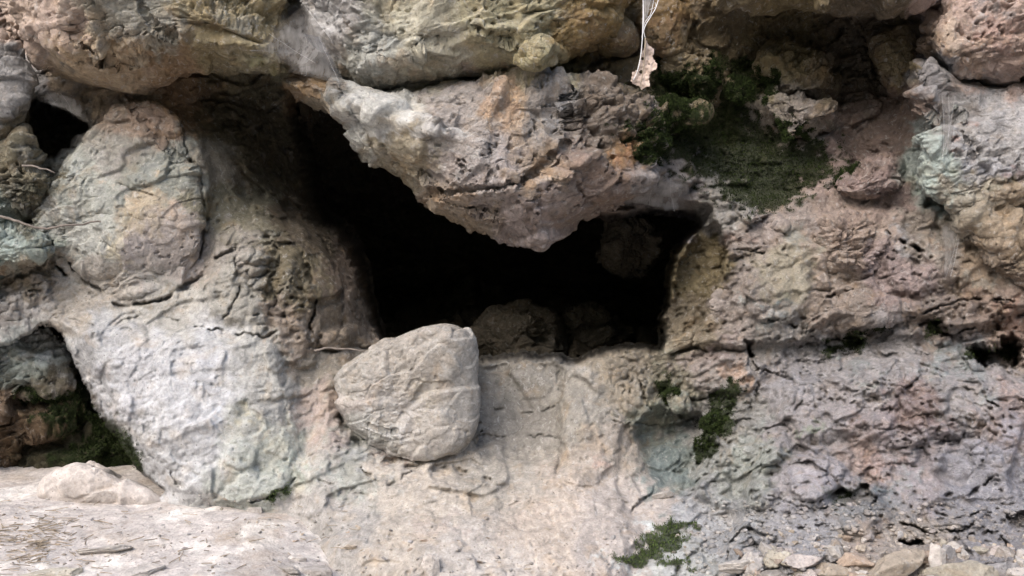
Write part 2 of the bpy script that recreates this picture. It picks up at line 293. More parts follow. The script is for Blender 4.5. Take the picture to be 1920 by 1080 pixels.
# local stains and one painted shaded side: cx, cy, rx, ry, sRGB, strength
STAINS_SHADE = [
 (95,60,60,40,(205,170,150),.6),(240,75,70,26,(140,132,118),.7),(230,120,70,16,(176,140,82),.7),(330,60,40,40,(128,98,48),.7),(370,55,50,20,(140,110,52),.7),(170,100,14,10,(215,205,185),.8),
 (270,140,90,14,(168,128,70),.7),(560,30,30,40,(120,110,82),.5),(600,20,30,40,(188,190,192),.5),(430,30,50,22,(165,165,150),.5),(500,118,40,14,(150,145,70),.8),
 (830,60,90,60,(182,172,145),.4),(900,150,110,14,(168,132,82),.6),(1100,50,30,50,(158,118,45),.8),(700,80,60,30,(142,150,150),.5),(760,120,60,20,(165,130,85),.5),(720,140,50,24,(130,128,112),.5),
 (715,225,70,50,(212,208,198),.55),(660,200,40,24,(200,195,186),.6),(780,245,80,30,(212,208,200),.8),(900,290,60,30,(190,182,175),.7),(950,200,26,60,(200,150,95),.7),(975,190,20,24,(205,160,90),.5),(740,270,50,14,(150,128,72),.7),(770,310,60,12,(160,128,70),.6),
 (1010,330,40,20,(178,130,62),.75),(860,360,70,10,(160,118,60),.6),(900,345,40,16,(178,165,152),.4),(930,290,40,40,(145,132,130),.5),(860,290,60,30,(128,118,108),.5),(930,340,40,14,(205,195,185),.5),(1185,285,26,18,(195,128,58),.85),(1150,310,20,14,(180,120,60),.5),(1060,360,50,40,(120,108,100),.5),
 (590,190,50,14,(160,120,66),.7),(640,160,30,14,(165,120,60),.6),(1060,190,40,24,(190,190,190),.5),(1240,195,40,14,(178,172,150),.6),(1090,240,50,40,(128,118,110),.5),
 (1480,110,40,24,(150,128,62),.7),(1540,150,24,24,(150,120,58),.7),(1250,60,40,40,(140,98,40),.7),(1180,70,24,18,(150,105,55),.6),(1690,130,24,40,(165,140,80),.6),(1470,250,30,12,(190,130,75),.7),(1440,190,50,20,(190,170,155),.6),
 (1520,215,50,30,(168,150,142),.5),(1400,400,30,10,(205,205,198),.6),(1570,240,20,20,(120,135,112),.6),(1490,240,60,14,(172,160,148),.5),(1600,120,60,50,(98,88,72),.4),
 (1790,60,40,30,(208,180,148),.6),(1850,30,30,20,(150,150,152),.6),(1880,70,40,24,(190,135,112),.7),(1820,110,50,16,(180,150,118),.5),(1800,140,60,8,(200,200,200),.6),
 (1745,290,36,90,(178,198,188),.8),(1750,350,30,30,(165,190,175),.6),(1797,262,16,18,(205,150,130),.9),(1860,300,60,30,(175,182,205),.5),(1880,355,40,20,(180,172,135),.7),(1900,330,20,24,(165,130,125),.8),(1840,220,50,20,(192,188,190),.5),
 (1580,440,34,40,(190,150,118),.6),(1620,500,30,20,(178,152,145),.5),(1640,400,30,12,(170,135,110),.5),(1590,540,30,10,(165,128,85),.5),(1470,560,30,16,(150,150,110),.6),(1460,575,50,10,(138,160,158),.7),(1500,460,20,26,(150,165,165),.5),(1390,455,22,12,(195,150,120),.6),
 (1540,600,40,10,(190,135,90),.5),(1450,595,40,10,(150,172,172),.6),(1680,460,40,26,(165,172,178),.6),(1770,460,26,40,(170,165,155),.5),(1900,600,30,40,(190,125,85),.6),(1820,560,40,20,(150,105,72),.5),(1840,530,30,20,(150,158,150),.5),
 (1790,450,50,10,(200,150,110),.4),(1660,570,30,12,(170,120,85),.4),(1395,700,22,26,(215,165,120),.85),(1340,650,40,20,(190,155,150),.4),(1250,850,50,60,(118,138,136),.45),(1280,830,40,30,(120,140,130),.5),(1240,790,40,30,(120,145,125),.5),
 (1280,750,30,18,(150,165,150),.6),(1360,720,24,24,(120,130,120),.5),(1190,660,60,14,(165,145,95),.5),(1115,880,20,30,(205,150,125),.5),(1500,740,40,20,(185,182,190),.6),(1590,650,30,14,(150,178,170),.6),(1620,700,24,24,(140,165,160),.5),(1790,680,60,24,(135,165,165),.6),(1830,710,40,20,(160,178,175),.6),
 (1720,740,50,30,(150,122,112),.55),(1760,790,40,14,(185,145,140),.5),(1660,860,36,20,(205,155,135),.5),(1900,750,24,24,(205,160,135),.6),(1870,820,50,30,(175,175,195),.5),(1510,790,20,10,(140,170,115),.6),(1600,790,60,24,(180,170,175),.4),
 (1700,900,40,14,(150,170,170),.5),(1640,920,24,10,(120,160,172),.6),(1560,930,30,14,(130,145,110),.6),(1400,870,50,30,(168,182,160),.5),(1530,900,30,20,(192,182,192),.6),(1490,880,40,14,(195,185,190),.5),(1500,960,40,20,(145,140,160),.4),(1440,820,40,20,(168,178,165),.5),
 (1210,1000,14,40,(215,230,230),.7),(1250,1000,40,20,(205,218,205),.6),(1210,990,30,10,(215,228,228),.6),(1160,1060,60,10,(205,220,220),.7),(1620,1010,40,40,(196,168,150),.6),
 (1000,960,60,24,(212,185,160),.5),(860,960,60,30,(200,182,155),.5),(820,1000,60,20,(208,180,162),.5),(1100,960,40,20,(212,190,172),.4),(1080,690,30,20,(178,172,160),.5),(1180,740,50,40,(168,158,138),.5),(1240,660,24,12,(165,165,130),.6),
 (700,850,60,24,(196,196,196),.5),(640,900,60,12,(196,205,190),.5),(610,850,40,40,(192,172,165),.4),(600,790,24,30,(192,165,155),.5),(560,870,20,40,(165,185,165),.6),(530,920,24,14,(125,130,70),.7),(460,950,30,8,(150,160,120),.5),
 (455,790,20,24,(195,182,130),.7),(460,770,10,12,(95,100,78),.7),(388,790,12,16,(190,205,225),.8),(385,660,30,20,(195,200,215),.4),(430,850,30,30,(190,204,186),.4),(490,830,24,40,(180,186,168),.4),(360,790,60,80,(202,202,206),.4),
 (280,365,60,14,(195,165,115),.7),(255,385,36,12,(198,176,118),.5),(230,360,20,10,(205,170,130),.6),(145,330,30,20,(175,185,180),.6),(120,380,26,20,(195,180,160),.6),(215,450,16,14,(228,212,165),.9),(220,480,10,12,(225,205,160),.7),
 (330,400,30,14,(190,160,130),.5),(300,440,50,14,(182,165,155),.5),(350,460,14,12,(195,165,125),.6),(250,470,30,40,(172,162,165),.4),(290,310,26,30,(138,146,142),.6),(200,320,40,24,(175,162,152),.5),(280,560,50,8,(150,128,88),.6),
 (270,190,60,14,(162,120,85),.6),(230,210,14,14,(160,140,110),.6),(20,520,40,8,(150,118,72),.7),(100,500,20,8,(140,110,80),.5),(80,540,40,10,(205,185,170),.5),(20,440,30,26,(150,175,168),.6),(60,340,34,26,(98,98,72),.6),(20,380,30,40,(145,145,130),.4),
 (50,390,30,10,(130,108,92),.5),(60,290,16,14,(175,168,160),.5),(25,210,34,20,(152,145,135),.4),(20,250,30,8,(150,128,72),.6),(30,290,30,20,(148,138,98),.5),(75,625,30,10,(150,150,125),.5),(70,655,50,10,(190,205,212),.8),(60,690,24,18,(165,180,165),.7),
 (110,770,40,20,(148,124,98),.6),(30,760,40,24,(140,112,82),.6),(60,830,30,14,(138,108,75),.6),(35,870,14,8,(70,60,50),.6),(170,690,20,30,(150,150,160),.4),
 (780,740,20,30,(212,186,130),.85),(800,770,20,20,(215,190,135),.8),(740,760,60,50,(196,192,195),.5),(690,720,40,30,(196,186,170),.5),(840,640,50,26,(150,148,142),.6),(880,720,20,60,(140,128,112),.5),(700,790,50,20,(188,192,195),.4),(760,850,40,10,(150,112,88),.7),(800,840,40,12,(145,128,125),.6),  # tall brown-grey patch paints the sill boulder's shaded right side
 (760,680,50,24,(178,168,148),.4),(780,700,24,10,(205,186,150),.4),
]
SPOT = [(1395,690),]
def lin(c):
    c = np.asarray(c, float) / 255.0
    return np.where(c <= 0.04045, c / 12.92, ((c + 0.055) / 1.055) ** 2.4)
def desat(c, k):
    c = lin(c); g = (c * np.array([.25, .6, .15])).sum(); return g + (c - g) * k
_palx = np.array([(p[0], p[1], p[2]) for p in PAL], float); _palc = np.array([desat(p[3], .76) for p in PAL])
ALB = 0.72
GAIN = [(900,300,330,130,.24),(300,30,330,130,.16),(850,40,330,120,.12),(1550,420,300,90,.12),(850,960,380,130,-.10),(1000,780,180,90,-.08)]   # painted lift, mainly on overhanging rocks short of light; negative entries darken
def colour(X, Y, pw):
    """rock colour with some painted light and shade: regional mineral colour, then local stains with uneven edges"""
    Xw, Yw = warp(X, Y, 38.0, 1 / 60.0, 11.0); q = np.stack([X / 14, Y / 14, 0 * X + 2], -1)
    Xw += 15 * perlin(q) + 9 * perlin(q * 2.6); Yw += 15 * perlin(q + 9.3) + 9 * perlin(q * 2.6 + 4.4)
    num = np.zeros(X.shape + (3,)); den = np.zeros(X.shape) + 1e-12
    for (cx, cy, s), c in zip(_palx, _palc):
        m = (np.abs(Xw - cx) < 3.2 * s) & (np.abs(Yw - cy) < 3.2 * s)
        if not m.any(): continue
        g = np.exp(-((Xw[m] - cx) ** 2 + (Yw[m] - cy) ** 2) / (0.42 * s) ** 2 / 2)
        num[m] += g[:, None] * c; den[m] += g
    bad = den < 1e-6; col = num / den[..., None]
    t = np.clip(den / 1e-4, 0, 1)[..., None]; col = col * t + lin((150, 138, 122)) * (1 - t); col[bad] = lin((150, 138, 122))
    nz = fbm(pw, 20.0, 5, 3.3, .62); nz2 = sst(-.28, .12, fbm(pw, 48.0, 4, 63.3, .6))
    for cx, cy, rx, ry, c, st in STAINS_SHADE:
        dx, dy = (Xw - cx) / rx, (Yw - cy) / ry; m = (np.abs(dx) < 1.7) & (np.abs(dy) < 1.7)
        if not m.any(): continue
        a = st * .85 * sst(1.10, 0.55, np.sqrt(dx[m] ** 2 + dy[m] ** 2) + 1.1 * nz[m]) * (.35 + .65 * nz2[m])
        col[m] = col[m] * (1 - a[:, None]) + desat(c, .54) * a[:, None]
    # mineral variation everywhere
    v = 1 + 0.22 * fbm(pw, 9.0, 4, 8.1) + 0.34 * fbm(pw, 45.0, 4, 1.7, .6)
    col = col * v[..., None]
    o = sst(.12, .45, fbm(pw, 13.0, 4, 21.0)) * 0.35
    col = col * (1 - o[..., None]) + col * np.array([1.12, 0.97, 0.78]) * o[..., None]
    o = sst(.15, .45, fbm(pw, 17.0, 4, 51.0)) * 0.30
    col = col * (1 - o[..., None]) + (col * 0.6 + lin((190, 188, 186)) * 0.45) * o[..., None]
    for cx, cy, rx, ry, g in GAIN: col = col * (1 + g * np.exp(-((X - cx) / rx) ** 2 - ((Y - cy) / ry) ** 2))[..., None]  # broad painted lift and darker patches, apart from the mineral variation
    return np.clip(col * ALB, 0.01, 0.9)

MOSS = [  # cx, cy, rx, ry
 (1285,165,72,36),(1270,190,40,24),(1400,160,30,22),(1390,130,24,20),(1440,150,30,18),(1310,258,120,50),(1400,290,140,56),(1500,305,75,44),(1430,345,90,44),(1380,320,60,30),(1440,375,60,22),(1370,225,50,50),
 (1380,190,24,30),(1450,320,40,60),(1540,300,20,20),(1230,280,40,24),(1345,120,30,14),
 (1600,640,22,20),(1555,650,18,12),(1650,615,24,9),(1755,618,18,9),(1830,665,26,14),(1890,660,20,14),
 (1250,725,18,20),(1365,745,20,26),(1380,730,26,10),(1350,790,26,30),(1330,820,20,36),(1310,850,12,20),(1340,760,16,20),
 (1240,1020,34,16),(1260,1000,24,24),(1225,1040,30,14),(1265,1060,30,8),(1215,1005,14,12),(1300,990,16,10),(1190,1050,30,10),
 (120,745,34,18),(125,780,50,24),(60,740,30,10),(215,860,50,34),(150,770,24,12),(200,830,40,28),(190,870,60,22),(150,850,40,18),(230,880,40,20),(130,730,20,16),(520,925,22,9),(1590,930,16,5),
]
def moss_mask(X, Y, pw, soft=False):
    Xw, Yw = warp(X, Y, 12.0, 1 / 32.0, 19.0); m = np.zeros(X.shape); nz = fbm(pw, 30.0, 4, 5.5)
    for cx, cy, rx, ry in MOSS:
        d = np.sqrt(((Xw - cx) / rx) ** 2 + ((Yw - cy) / ry) ** 2)
        m = np.maximum(m, sst(1.22, 0.72, d + (1.1 if cy < 420 else 1.2) * nz))
    return m if soft else m * sst(-.42, -.12, fbm(pw, 55.0, 3, 15.5, .6))

def roughness_at(X, Y):
    num = np.zeros(X.shape) + 0.02 * 0.7; den = np.zeros(X.shape) + 0.02
    for cx, cy, rx, ry, v in ROUGH:
        g = np.exp(-((X - cx) / rx) ** 2 * 1.6 - ((Y - cy) / ry) ** 2 * 1.6); num += g * v; den += g
    return num / den

def detail(pw, rg, seed=0.0):
    """outward displacement in metres for broken, chipped and pitted limestone"""
    q = pw + 0.030 * np.stack([fbm(pw, 4, 2, 1 + seed), fbm(pw, 4, 2, 31 + seed), fbm(pw, 4, 2, 61 + seed)], -1)
    q = q + 0.004 * np.stack([perlin(pw * 40), perlin(pw * 40 + 31), perlin(pw * 40 + 61)], -1)
    q2 = q * np.array([1.0, 1.0, 1.45]); q2[..., 2] -= .3 * q[..., 0]          # blocks wider than high, bedding a little tilted
    h0, e0, _ = facet(q2, 3.6, 41 + seed, 45, 1.2)
    h1, e1, i1 = facet(q2, 8.0, 3 + seed, 60, .9); h2, e2, i2 = facet(q2, 19.0, 9 + seed, 50, 1.0)
    h3, e3, i3 = facet(q2, 44.0, 14, 40, 1.0); h4, e4, _ = facet(q, 95.0, 24, 30, 1.0)
    m1 = sst(-.12, .2, fbm(pw, 2.8, 3, 77 + seed)); m2 = sst(-.15, .25, fbm(pw, 8.0, 3, 177 + seed)); m3 = sst(-.1, .3, fbm(pw, 4.0, 2, 277))
    r = rg * (0.28 + 1.0 * m1)
    d = 0.012 * fbm(pw, 3.2, 4, seed) * (0.5 + rg) + 0.046 * h0 * (.35 + .65 * rg) + .011 * h1
    d = d + r * (0.032 * h1 + 0.021 * h2 * (.3 + m2) + 0.0095 * h3 * (.25 + m3) + .0035 * h4)
    # open joints between blocks, here and there
    d = d - r * (0.016 * np.maximum(0, 1 - e1 / .07) * sst(.02, .25, fbm(pw, 9, 2, 301)) + 0.003 * np.maximum(0, 1 - e2 / .10) * m2 * m1)
    # bedding: thin tilted layers, each bulging and then cut back underneath
    t = (pw[..., 2] - .22 * pw[..., 0] + .35 * pw[..., 1]) * 19 + 1.6 * fbm(pw, 2.6, 2, 110 + seed) + 1.2 * h1 + .5 * h2
    fr = t - np.floor(t); lay = np.where(fr < .10, fr / .10, 1 - (fr - .10) / .90)
    bm = sst(0.02, .3, fbm(pw, 3.4, 3, 140 + seed)); d = d + r * bm * .012 * (lay - .5)
    # small stones cemented in the rock
    sb = sst(.02, .22, fbm(pw, 3.1, 2, 440 + seed)) * np.clip(rg, 0, 1)
    d = d + sb * .010 * sst(.0, .35, e2) + sb * .004 * sst(0, .35, e3)
    d = d + (0.0022 + 0.0030 * r) * fbm(q, 24.0, 4, 40 + seed, .6) * 1.6 + 0.0016 * fbm(pw, 75.0, 3, 12) * (0.5 + r)
    pit = sst(.20, .42, fbm(pw, 42.0, 2, 90)) * sst(-.08, .15, fbm(pw, 6.0, 2, 93))
    return d - 0.019 * np.minimum(rg + .1, 1) * pit

# ------------------------------------------------------------------ materials
def mat_rock(name, bump=.85, tint=1.0, rand=False):
    m = bpy.data.materials.new(name); m.use_nodes = True; n = m.node_tree.nodes; l = m.node_tree.links
    b = n['Principled BSDF']; b.inputs['Roughness'].default_value = 0.9; b.inputs['Specular IOR Level'].default_value = 0.22
    at = n.new('ShaderNodeAttribute'); at.attribute_name = 'Col'
    rg = n.new('ShaderNodeAttribute'); rg.attribute_name = 'Rug'
    ge = n.new('ShaderNodeNewGeometry')
    def noise(sc, det, ro=0.6, dist=0.0):
        t = n.new('ShaderNodeTexNoise'); t.inputs['Scale'].default_value = sc; t.inputs['Detail'].default_value = det
        t.inputs['Roughness'].default_value = ro; t.inputs['Distortion'].default_value = dist
        l.new(ge.outputs['Position'], t.inputs['Vector']); return t
    def ramp(src, a, bb, va, vb):
        t = n.new('ShaderNodeMapRange'); t.inputs[1].default_value = a; t.inputs[2].default_value = bb
        t.inputs[3].default_value = va; t.inputs[4].default_value = vb; l.new(src, t.inputs[0]); return t.outputs[0]
    def mul(a, c):
        t = n.new('ShaderNodeMath'); t.operation = 'MULTIPLY'
        for k, v in enumerate((a, c)):
            if isinstance(v, (int, float)): t.inputs[k].default_value = v
            else: l.new(v, t.inputs[k])
        return t.outputs[0]
    def mix(f, a, c, kind='MIX'):
        t = n.new('ShaderNodeMix'); t.data_type = 'RGBA'; t.blend_type = kind
        if isinstance(f, (int, float)): t.inputs[0].default_value = f
        else: l.new(f, t.inputs[0])
        for k, v in ((6, a), (7, c)):
            if isinstance(v, tuple): t.inputs[k].default_value = v
            else: l.new(v, t.inputs[k])
        return t.outputs[2]
    n1 = noise(38, 8, .68, .4); n2 = noise(150, 6, .7); n3 = noise(11, 8, .6, 1.2); n4 = noise(60, 8, .62, .8)
    v = mul(ramp(n1.outputs[0], .32, .68, .74, 1.26), ramp(n2.outputs[0], .3, .7, .82, 1.18)); v = mul(v, tint)
    cc = n.new('ShaderNodeCombineColor'); [l.new(v, cc.inputs[k]) for k in range(3)]
    c = mix(1.0, at.outputs['Color'], cc.outputs[0], 'MULTIPLY')
    bw = n.new('ShaderNodeRGBToBW'); l.new(at.outputs['Color'], bw.inputs[0]); dry = ramp(bw.outputs[0], .04, .12, 0, 1)
    c = mix(mul(dry, ramp(n3.outputs[0], .56, .70, 0, .24)), c, (.30, .19, .085, 1))        # ochre seep
    c = mix(mul(dry, ramp(n4.outputs[0], .57, .66, 0, .42)), c, (.46, .45, .43, 1))          # pale lime crust
    vo = n.new('ShaderNodeTexVoronoi'); vo.inputs['Scale'].default_value = 75; l.new(ge.outputs['Position'], vo.inputs['Vector'])
    sp = mul(ramp(vo.outputs['Distance'], .10, .26, 1, 0), ramp(n1.outputs[0], .48, .58, 0, .6))
    c = mix(sp, c, (.06, .05, .04, 1))                                              # dark grains
    if rand:
        oi = n.new('ShaderNodeObjectInfo'); rr = ramp(oi.outputs['Random'], 0, 1, .78, 1.22)
        cb = n.new('ShaderNodeCombineColor'); [l.new(rr, cb.inputs[k]) for k in range(3)]
        c = mix(1.0, c, cb.outputs[0], 'MULTIPLY')
    l.new(c, b.inputs['Base Color'])
    mg = noise(55, 12, .68, .2); vb = n.new('ShaderNodeTexVoronoi'); vb.feature = 'DISTANCE_TO_EDGE'; vb.inputs['Scale'].default_value = 30
    wv = n.new('ShaderNodeVectorMath'); wv.operation = 'MULTIPLY_ADD'; l.new(noise(20, 4, .6).outputs[1], wv.inputs[0]); wv.inputs[1].default_value = (.06,) * 3
    l.new(ge.outputs['Position'], wv.inputs[2]); l.new(wv.outputs[0], vb.inputs['Vector'])
    a = n.new('ShaderNodeMath'); a.operation = 'MULTIPLY_ADD'; l.new(ramp(vb.outputs[0], 0, .12, 0, 1), a.inputs[0]); l.new(mul(rg.outputs['Fac'], .08), a.inputs[1]); l.new(mg.outputs[0], a.inputs[2])
    a2 = n.new('ShaderNodeMath'); a2.operation = 'MULTIPLY_ADD'; l.new(n2.outputs[0], a2.inputs[0]); a2.inputs[1].default_value = .22; l.new(a.outputs[0], a2.inputs[2])
    bu = n.new('ShaderNodeBump'); bu.inputs['Distance'].default_value = 0.02 * bump
    l.new(ramp(rg.outputs['Fac'], 0, 1, .35, 1.0), bu.inputs['Strength']); l.new(a2.outputs[0], bu.inputs['Height']); l.new(bu.outputs[0], b.inputs['Normal'])
    return m

def mat_plain(name, col, rough=.8, var=.3, sc=40, trans=0.0, alpha=None, sss=False):
    m = bpy.data.materials.new(name); m.use_nodes = True; n = m.node_tree.nodes; l = m.node_tree.links
    b = n['Principled BSDF']; b.inputs['Roughness'].default_value = rough; b.inputs['Specular IOR Level'].default_value = .2
    ge = n.new('ShaderNodeNewGeometry'); t = n.new('ShaderNodeTexNoise'); t.inputs['Scale'].default_value = sc; t.inputs['Detail'].default_value = 6
    l.new(ge.outputs['Position'], t.inputs['Vector'])
    cr = n.new('ShaderNodeValToRGB'); cr.color_ramp.elements[0].position = .3; cr.color_ramp.elements[1].position = .7
    cr.color_ramp.elements[0].color = tuple(c * (1 - var) for c in col) + (1,); cr.color_ramp.elements[1].color = tuple(min(1, c * (1 + var)) for c in col) + (1,)
    l.new(t.outputs[0], cr.inputs[0]); l.new(cr.outputs[0], b.inputs['Base Color'])
    if alpha is not None:
        t2 = n.new('ShaderNodeTexNoise'); t2.inputs['Scale'].default_value = 1; t2.inputs['Detail'].default_value = 8; t2.inputs['Roughness'].default_value = .65
        mp = n.new('ShaderNodeMapping'); mp.inputs['Scale'].default_value = (60, 60, 22); l.new(ge.outputs['Position'], mp.inputs[0]); l.new(mp.outputs[0], t2.inputs['Vector'])
        mr = n.new('ShaderNodeMapRange'); mr.inputs[1].default_value = .35; mr.inputs[2].default_value = .7; mr.inputs[3].default_value = alpha[0]; mr.inputs[4].default_value = alpha[1]
        l.new(t2.outputs[0], mr.inputs[0])
        at = n.new('ShaderNodeAttribute'); at.attribute_name = 'Fade'; mm = n.new('ShaderNodeMath'); mm.operation = 'MULTIPLY'
        l.new(mr.outputs[0], mm.inputs[0]); l.new(at.outputs['Fac'], mm.inputs[1]); l.new(mm.outputs[0], b.inputs['Alpha'])
    if trans:
        tr = n.new('ShaderNodeBsdfTranslucent'); l.new(cr.outputs[0], tr.inputs[0]); mx = n.new('ShaderNodeMixShader'); mx.inputs[0].default_value = trans
        l.new(b.outputs[0], mx.inputs[1]); l.new(tr.outputs[0], mx.inputs[2]); l.new(mx.outputs[0], n['Material Output'].inputs[0])
    return m

M_ROCK = mat_rock('limestone'); M_BOULDER = mat_rock('boulder_limestone'); M_STONE = mat_rock('rubble_stone', .6, 1.0, True)
M_GROUND = mat_rock('dusty_soil', .55); M_CAVE = mat_rock('cave_rock')
M_WEB = mat_plain('cobweb_silk', (.62, .60, .58), .9, .1, 60, .3, (.05, .55)); M_THREAD = mat_plain('web_thread', (.66, .65, .64), .8, .1)
M_LEAF = mat_plain('dry_leaf', (.62, .50, .42), .8, .28, 45, .25); M_MOSS = mat_plain('moss', (.021, .031, .008), .95, .85, 70)
M_MOSSB = mat_plain('bright_moss', (.062, .088, .028), .95, .5, 30); M_TWIG = mat_plain('dry_straw', (.27, .22, .16), .9, .4, 30); M_HILL = mat_plain('hill_soil', (.12, .10, .07), .95, .4, 3)

# ------------------------------------------------------------------ mesh builders
def mesh_np(name, co, faces, mat, col=None, rug=None, fade=None, smooth=True, origin=None, parent=None):
    """one mesh object from arrays; faces (n,4) or (n,3)"""
    co = np.asarray(co, F32)
    if origin is None: origin = np.zeros(3)
    elif isinstance(origin, str): origin = np.array([co[:, 0].mean(), co[:, 1].mean(), co[:, 2].min()])
    co = co - np.asarray(origin, F32)
    me = bpy.data.meshes.new(name); faces = np.asarray(faces, np.int32); k = faces.shape[1]
    me.vertices.add(len(co)); me.vertices.foreach_set('co', co.ravel())
    me.loops.add(faces.size); me.loops.foreach_set('vertex_index', faces.ravel())
    me.polygons.add(len(faces)); me.polygons.foreach_set('loop_start', np.arange(0, faces.size, k, dtype=np.int32))
    try: me.polygons.foreach_set('loop_total', np.full(len(faces), k, np.int32))
    except Exception: pass
    me.polygons.foreach_set('use_smooth', np.full(len(faces), smooth)); me.update(calc_edges=True); me.validate()
    if col is not None:
        a = me.color_attributes.new('Col', 'FLOAT_COLOR', 'POINT'); a.data.foreach_set('color', np.c_[col.reshape(-1, 3), np.ones(len(co))].astype(F32).ravel())
    for nm, arr in (('Rug', rug), ('Fade', fade)):
        if arr is not None:
            a = me.attributes.new(nm, 'FLOAT', 'POINT'); a.data.foreach_set('value', np.asarray(arr, F32).ravel())
    me.materials.append(mat)
    o = bpy.data.objects.new(name, me); S.collection.objects.link(o); o.location = tuple(float(v) for v in origin)
    if parent is not None: o.parent = parent; o.location = tuple(np.array(o.location) - np.array(parent.location))
    return o

def tag(o, label=None, cat=None, group=None, kind=None):
    if label: o['label'] = label
    if cat: o['category'] = cat
    if group: o['group'] = group
    if kind: o['kind'] = kind
    return o

def grid_faces(ny, nx):
    i = np.arange(ny - 1)[:, None] * nx + np.arange(nx - 1)[None]
    return np.stack([i, i + 1, i + 1 + nx, i + nx], -1).reshape(-1, 4)

_cs = {}
def cubesphere(N):
    if N in _cs: return _cs[N]
    t = np.tan(np.linspace(-1, 1, N + 1) * math.pi / 4); U, V = np.meshgrid(t, t); one = np.ones_like(U)
    vs, fs = [], []
    for k, (a, b, c) in enumerate([(one, U, V), (-one, V, U), (V, one, U), (U, -one, V), (U, V, one), (V, U, -one)]):
        vs.append(np.stack([a, b, c], -1).reshape(-1, 3)); fs.append(grid_faces(N + 1, N + 1) + k * (N + 1) ** 2)
    v = np.concatenate(vs); f = np.concatenate(fs); v /= np.linalg.norm(v, axis=1)[:, None]
    key = np.round(v * 20000).astype(np.int64); _, ix, inv = np.unique(key[:, 0] * 10 ** 10 + key[:, 1] * 10 ** 5 + key[:, 2], return_index=True, return_inverse=True)
    v = v[ix]; f = inv.ravel()[f].reshape(-1, 4)
    # outward orientation
    n = np.cross(v[f[:, 1]] - v[f[:, 0]], v[f[:, 2]] - v[f[:, 0]]); bad = (n * v[f].mean(1)).sum(1) < 0; f[bad] = f[bad][:, ::-1]
    _cs[N] = (v, f); return _cs[N]

def vnormals(co, f):
    n = np.cross(co[f[:, 2]] - co[f[:, 0]], co[f[:, 3]] - co[f[:, 1]]); out = np.zeros_like(co)
    for k in range(3):
        for c in range(4): out[:, k] += np.bincount(f[:, c], n[:, k], len(co))
    return out / (np.linalg.norm(out, axis=1)[:, None] + 1e-9)

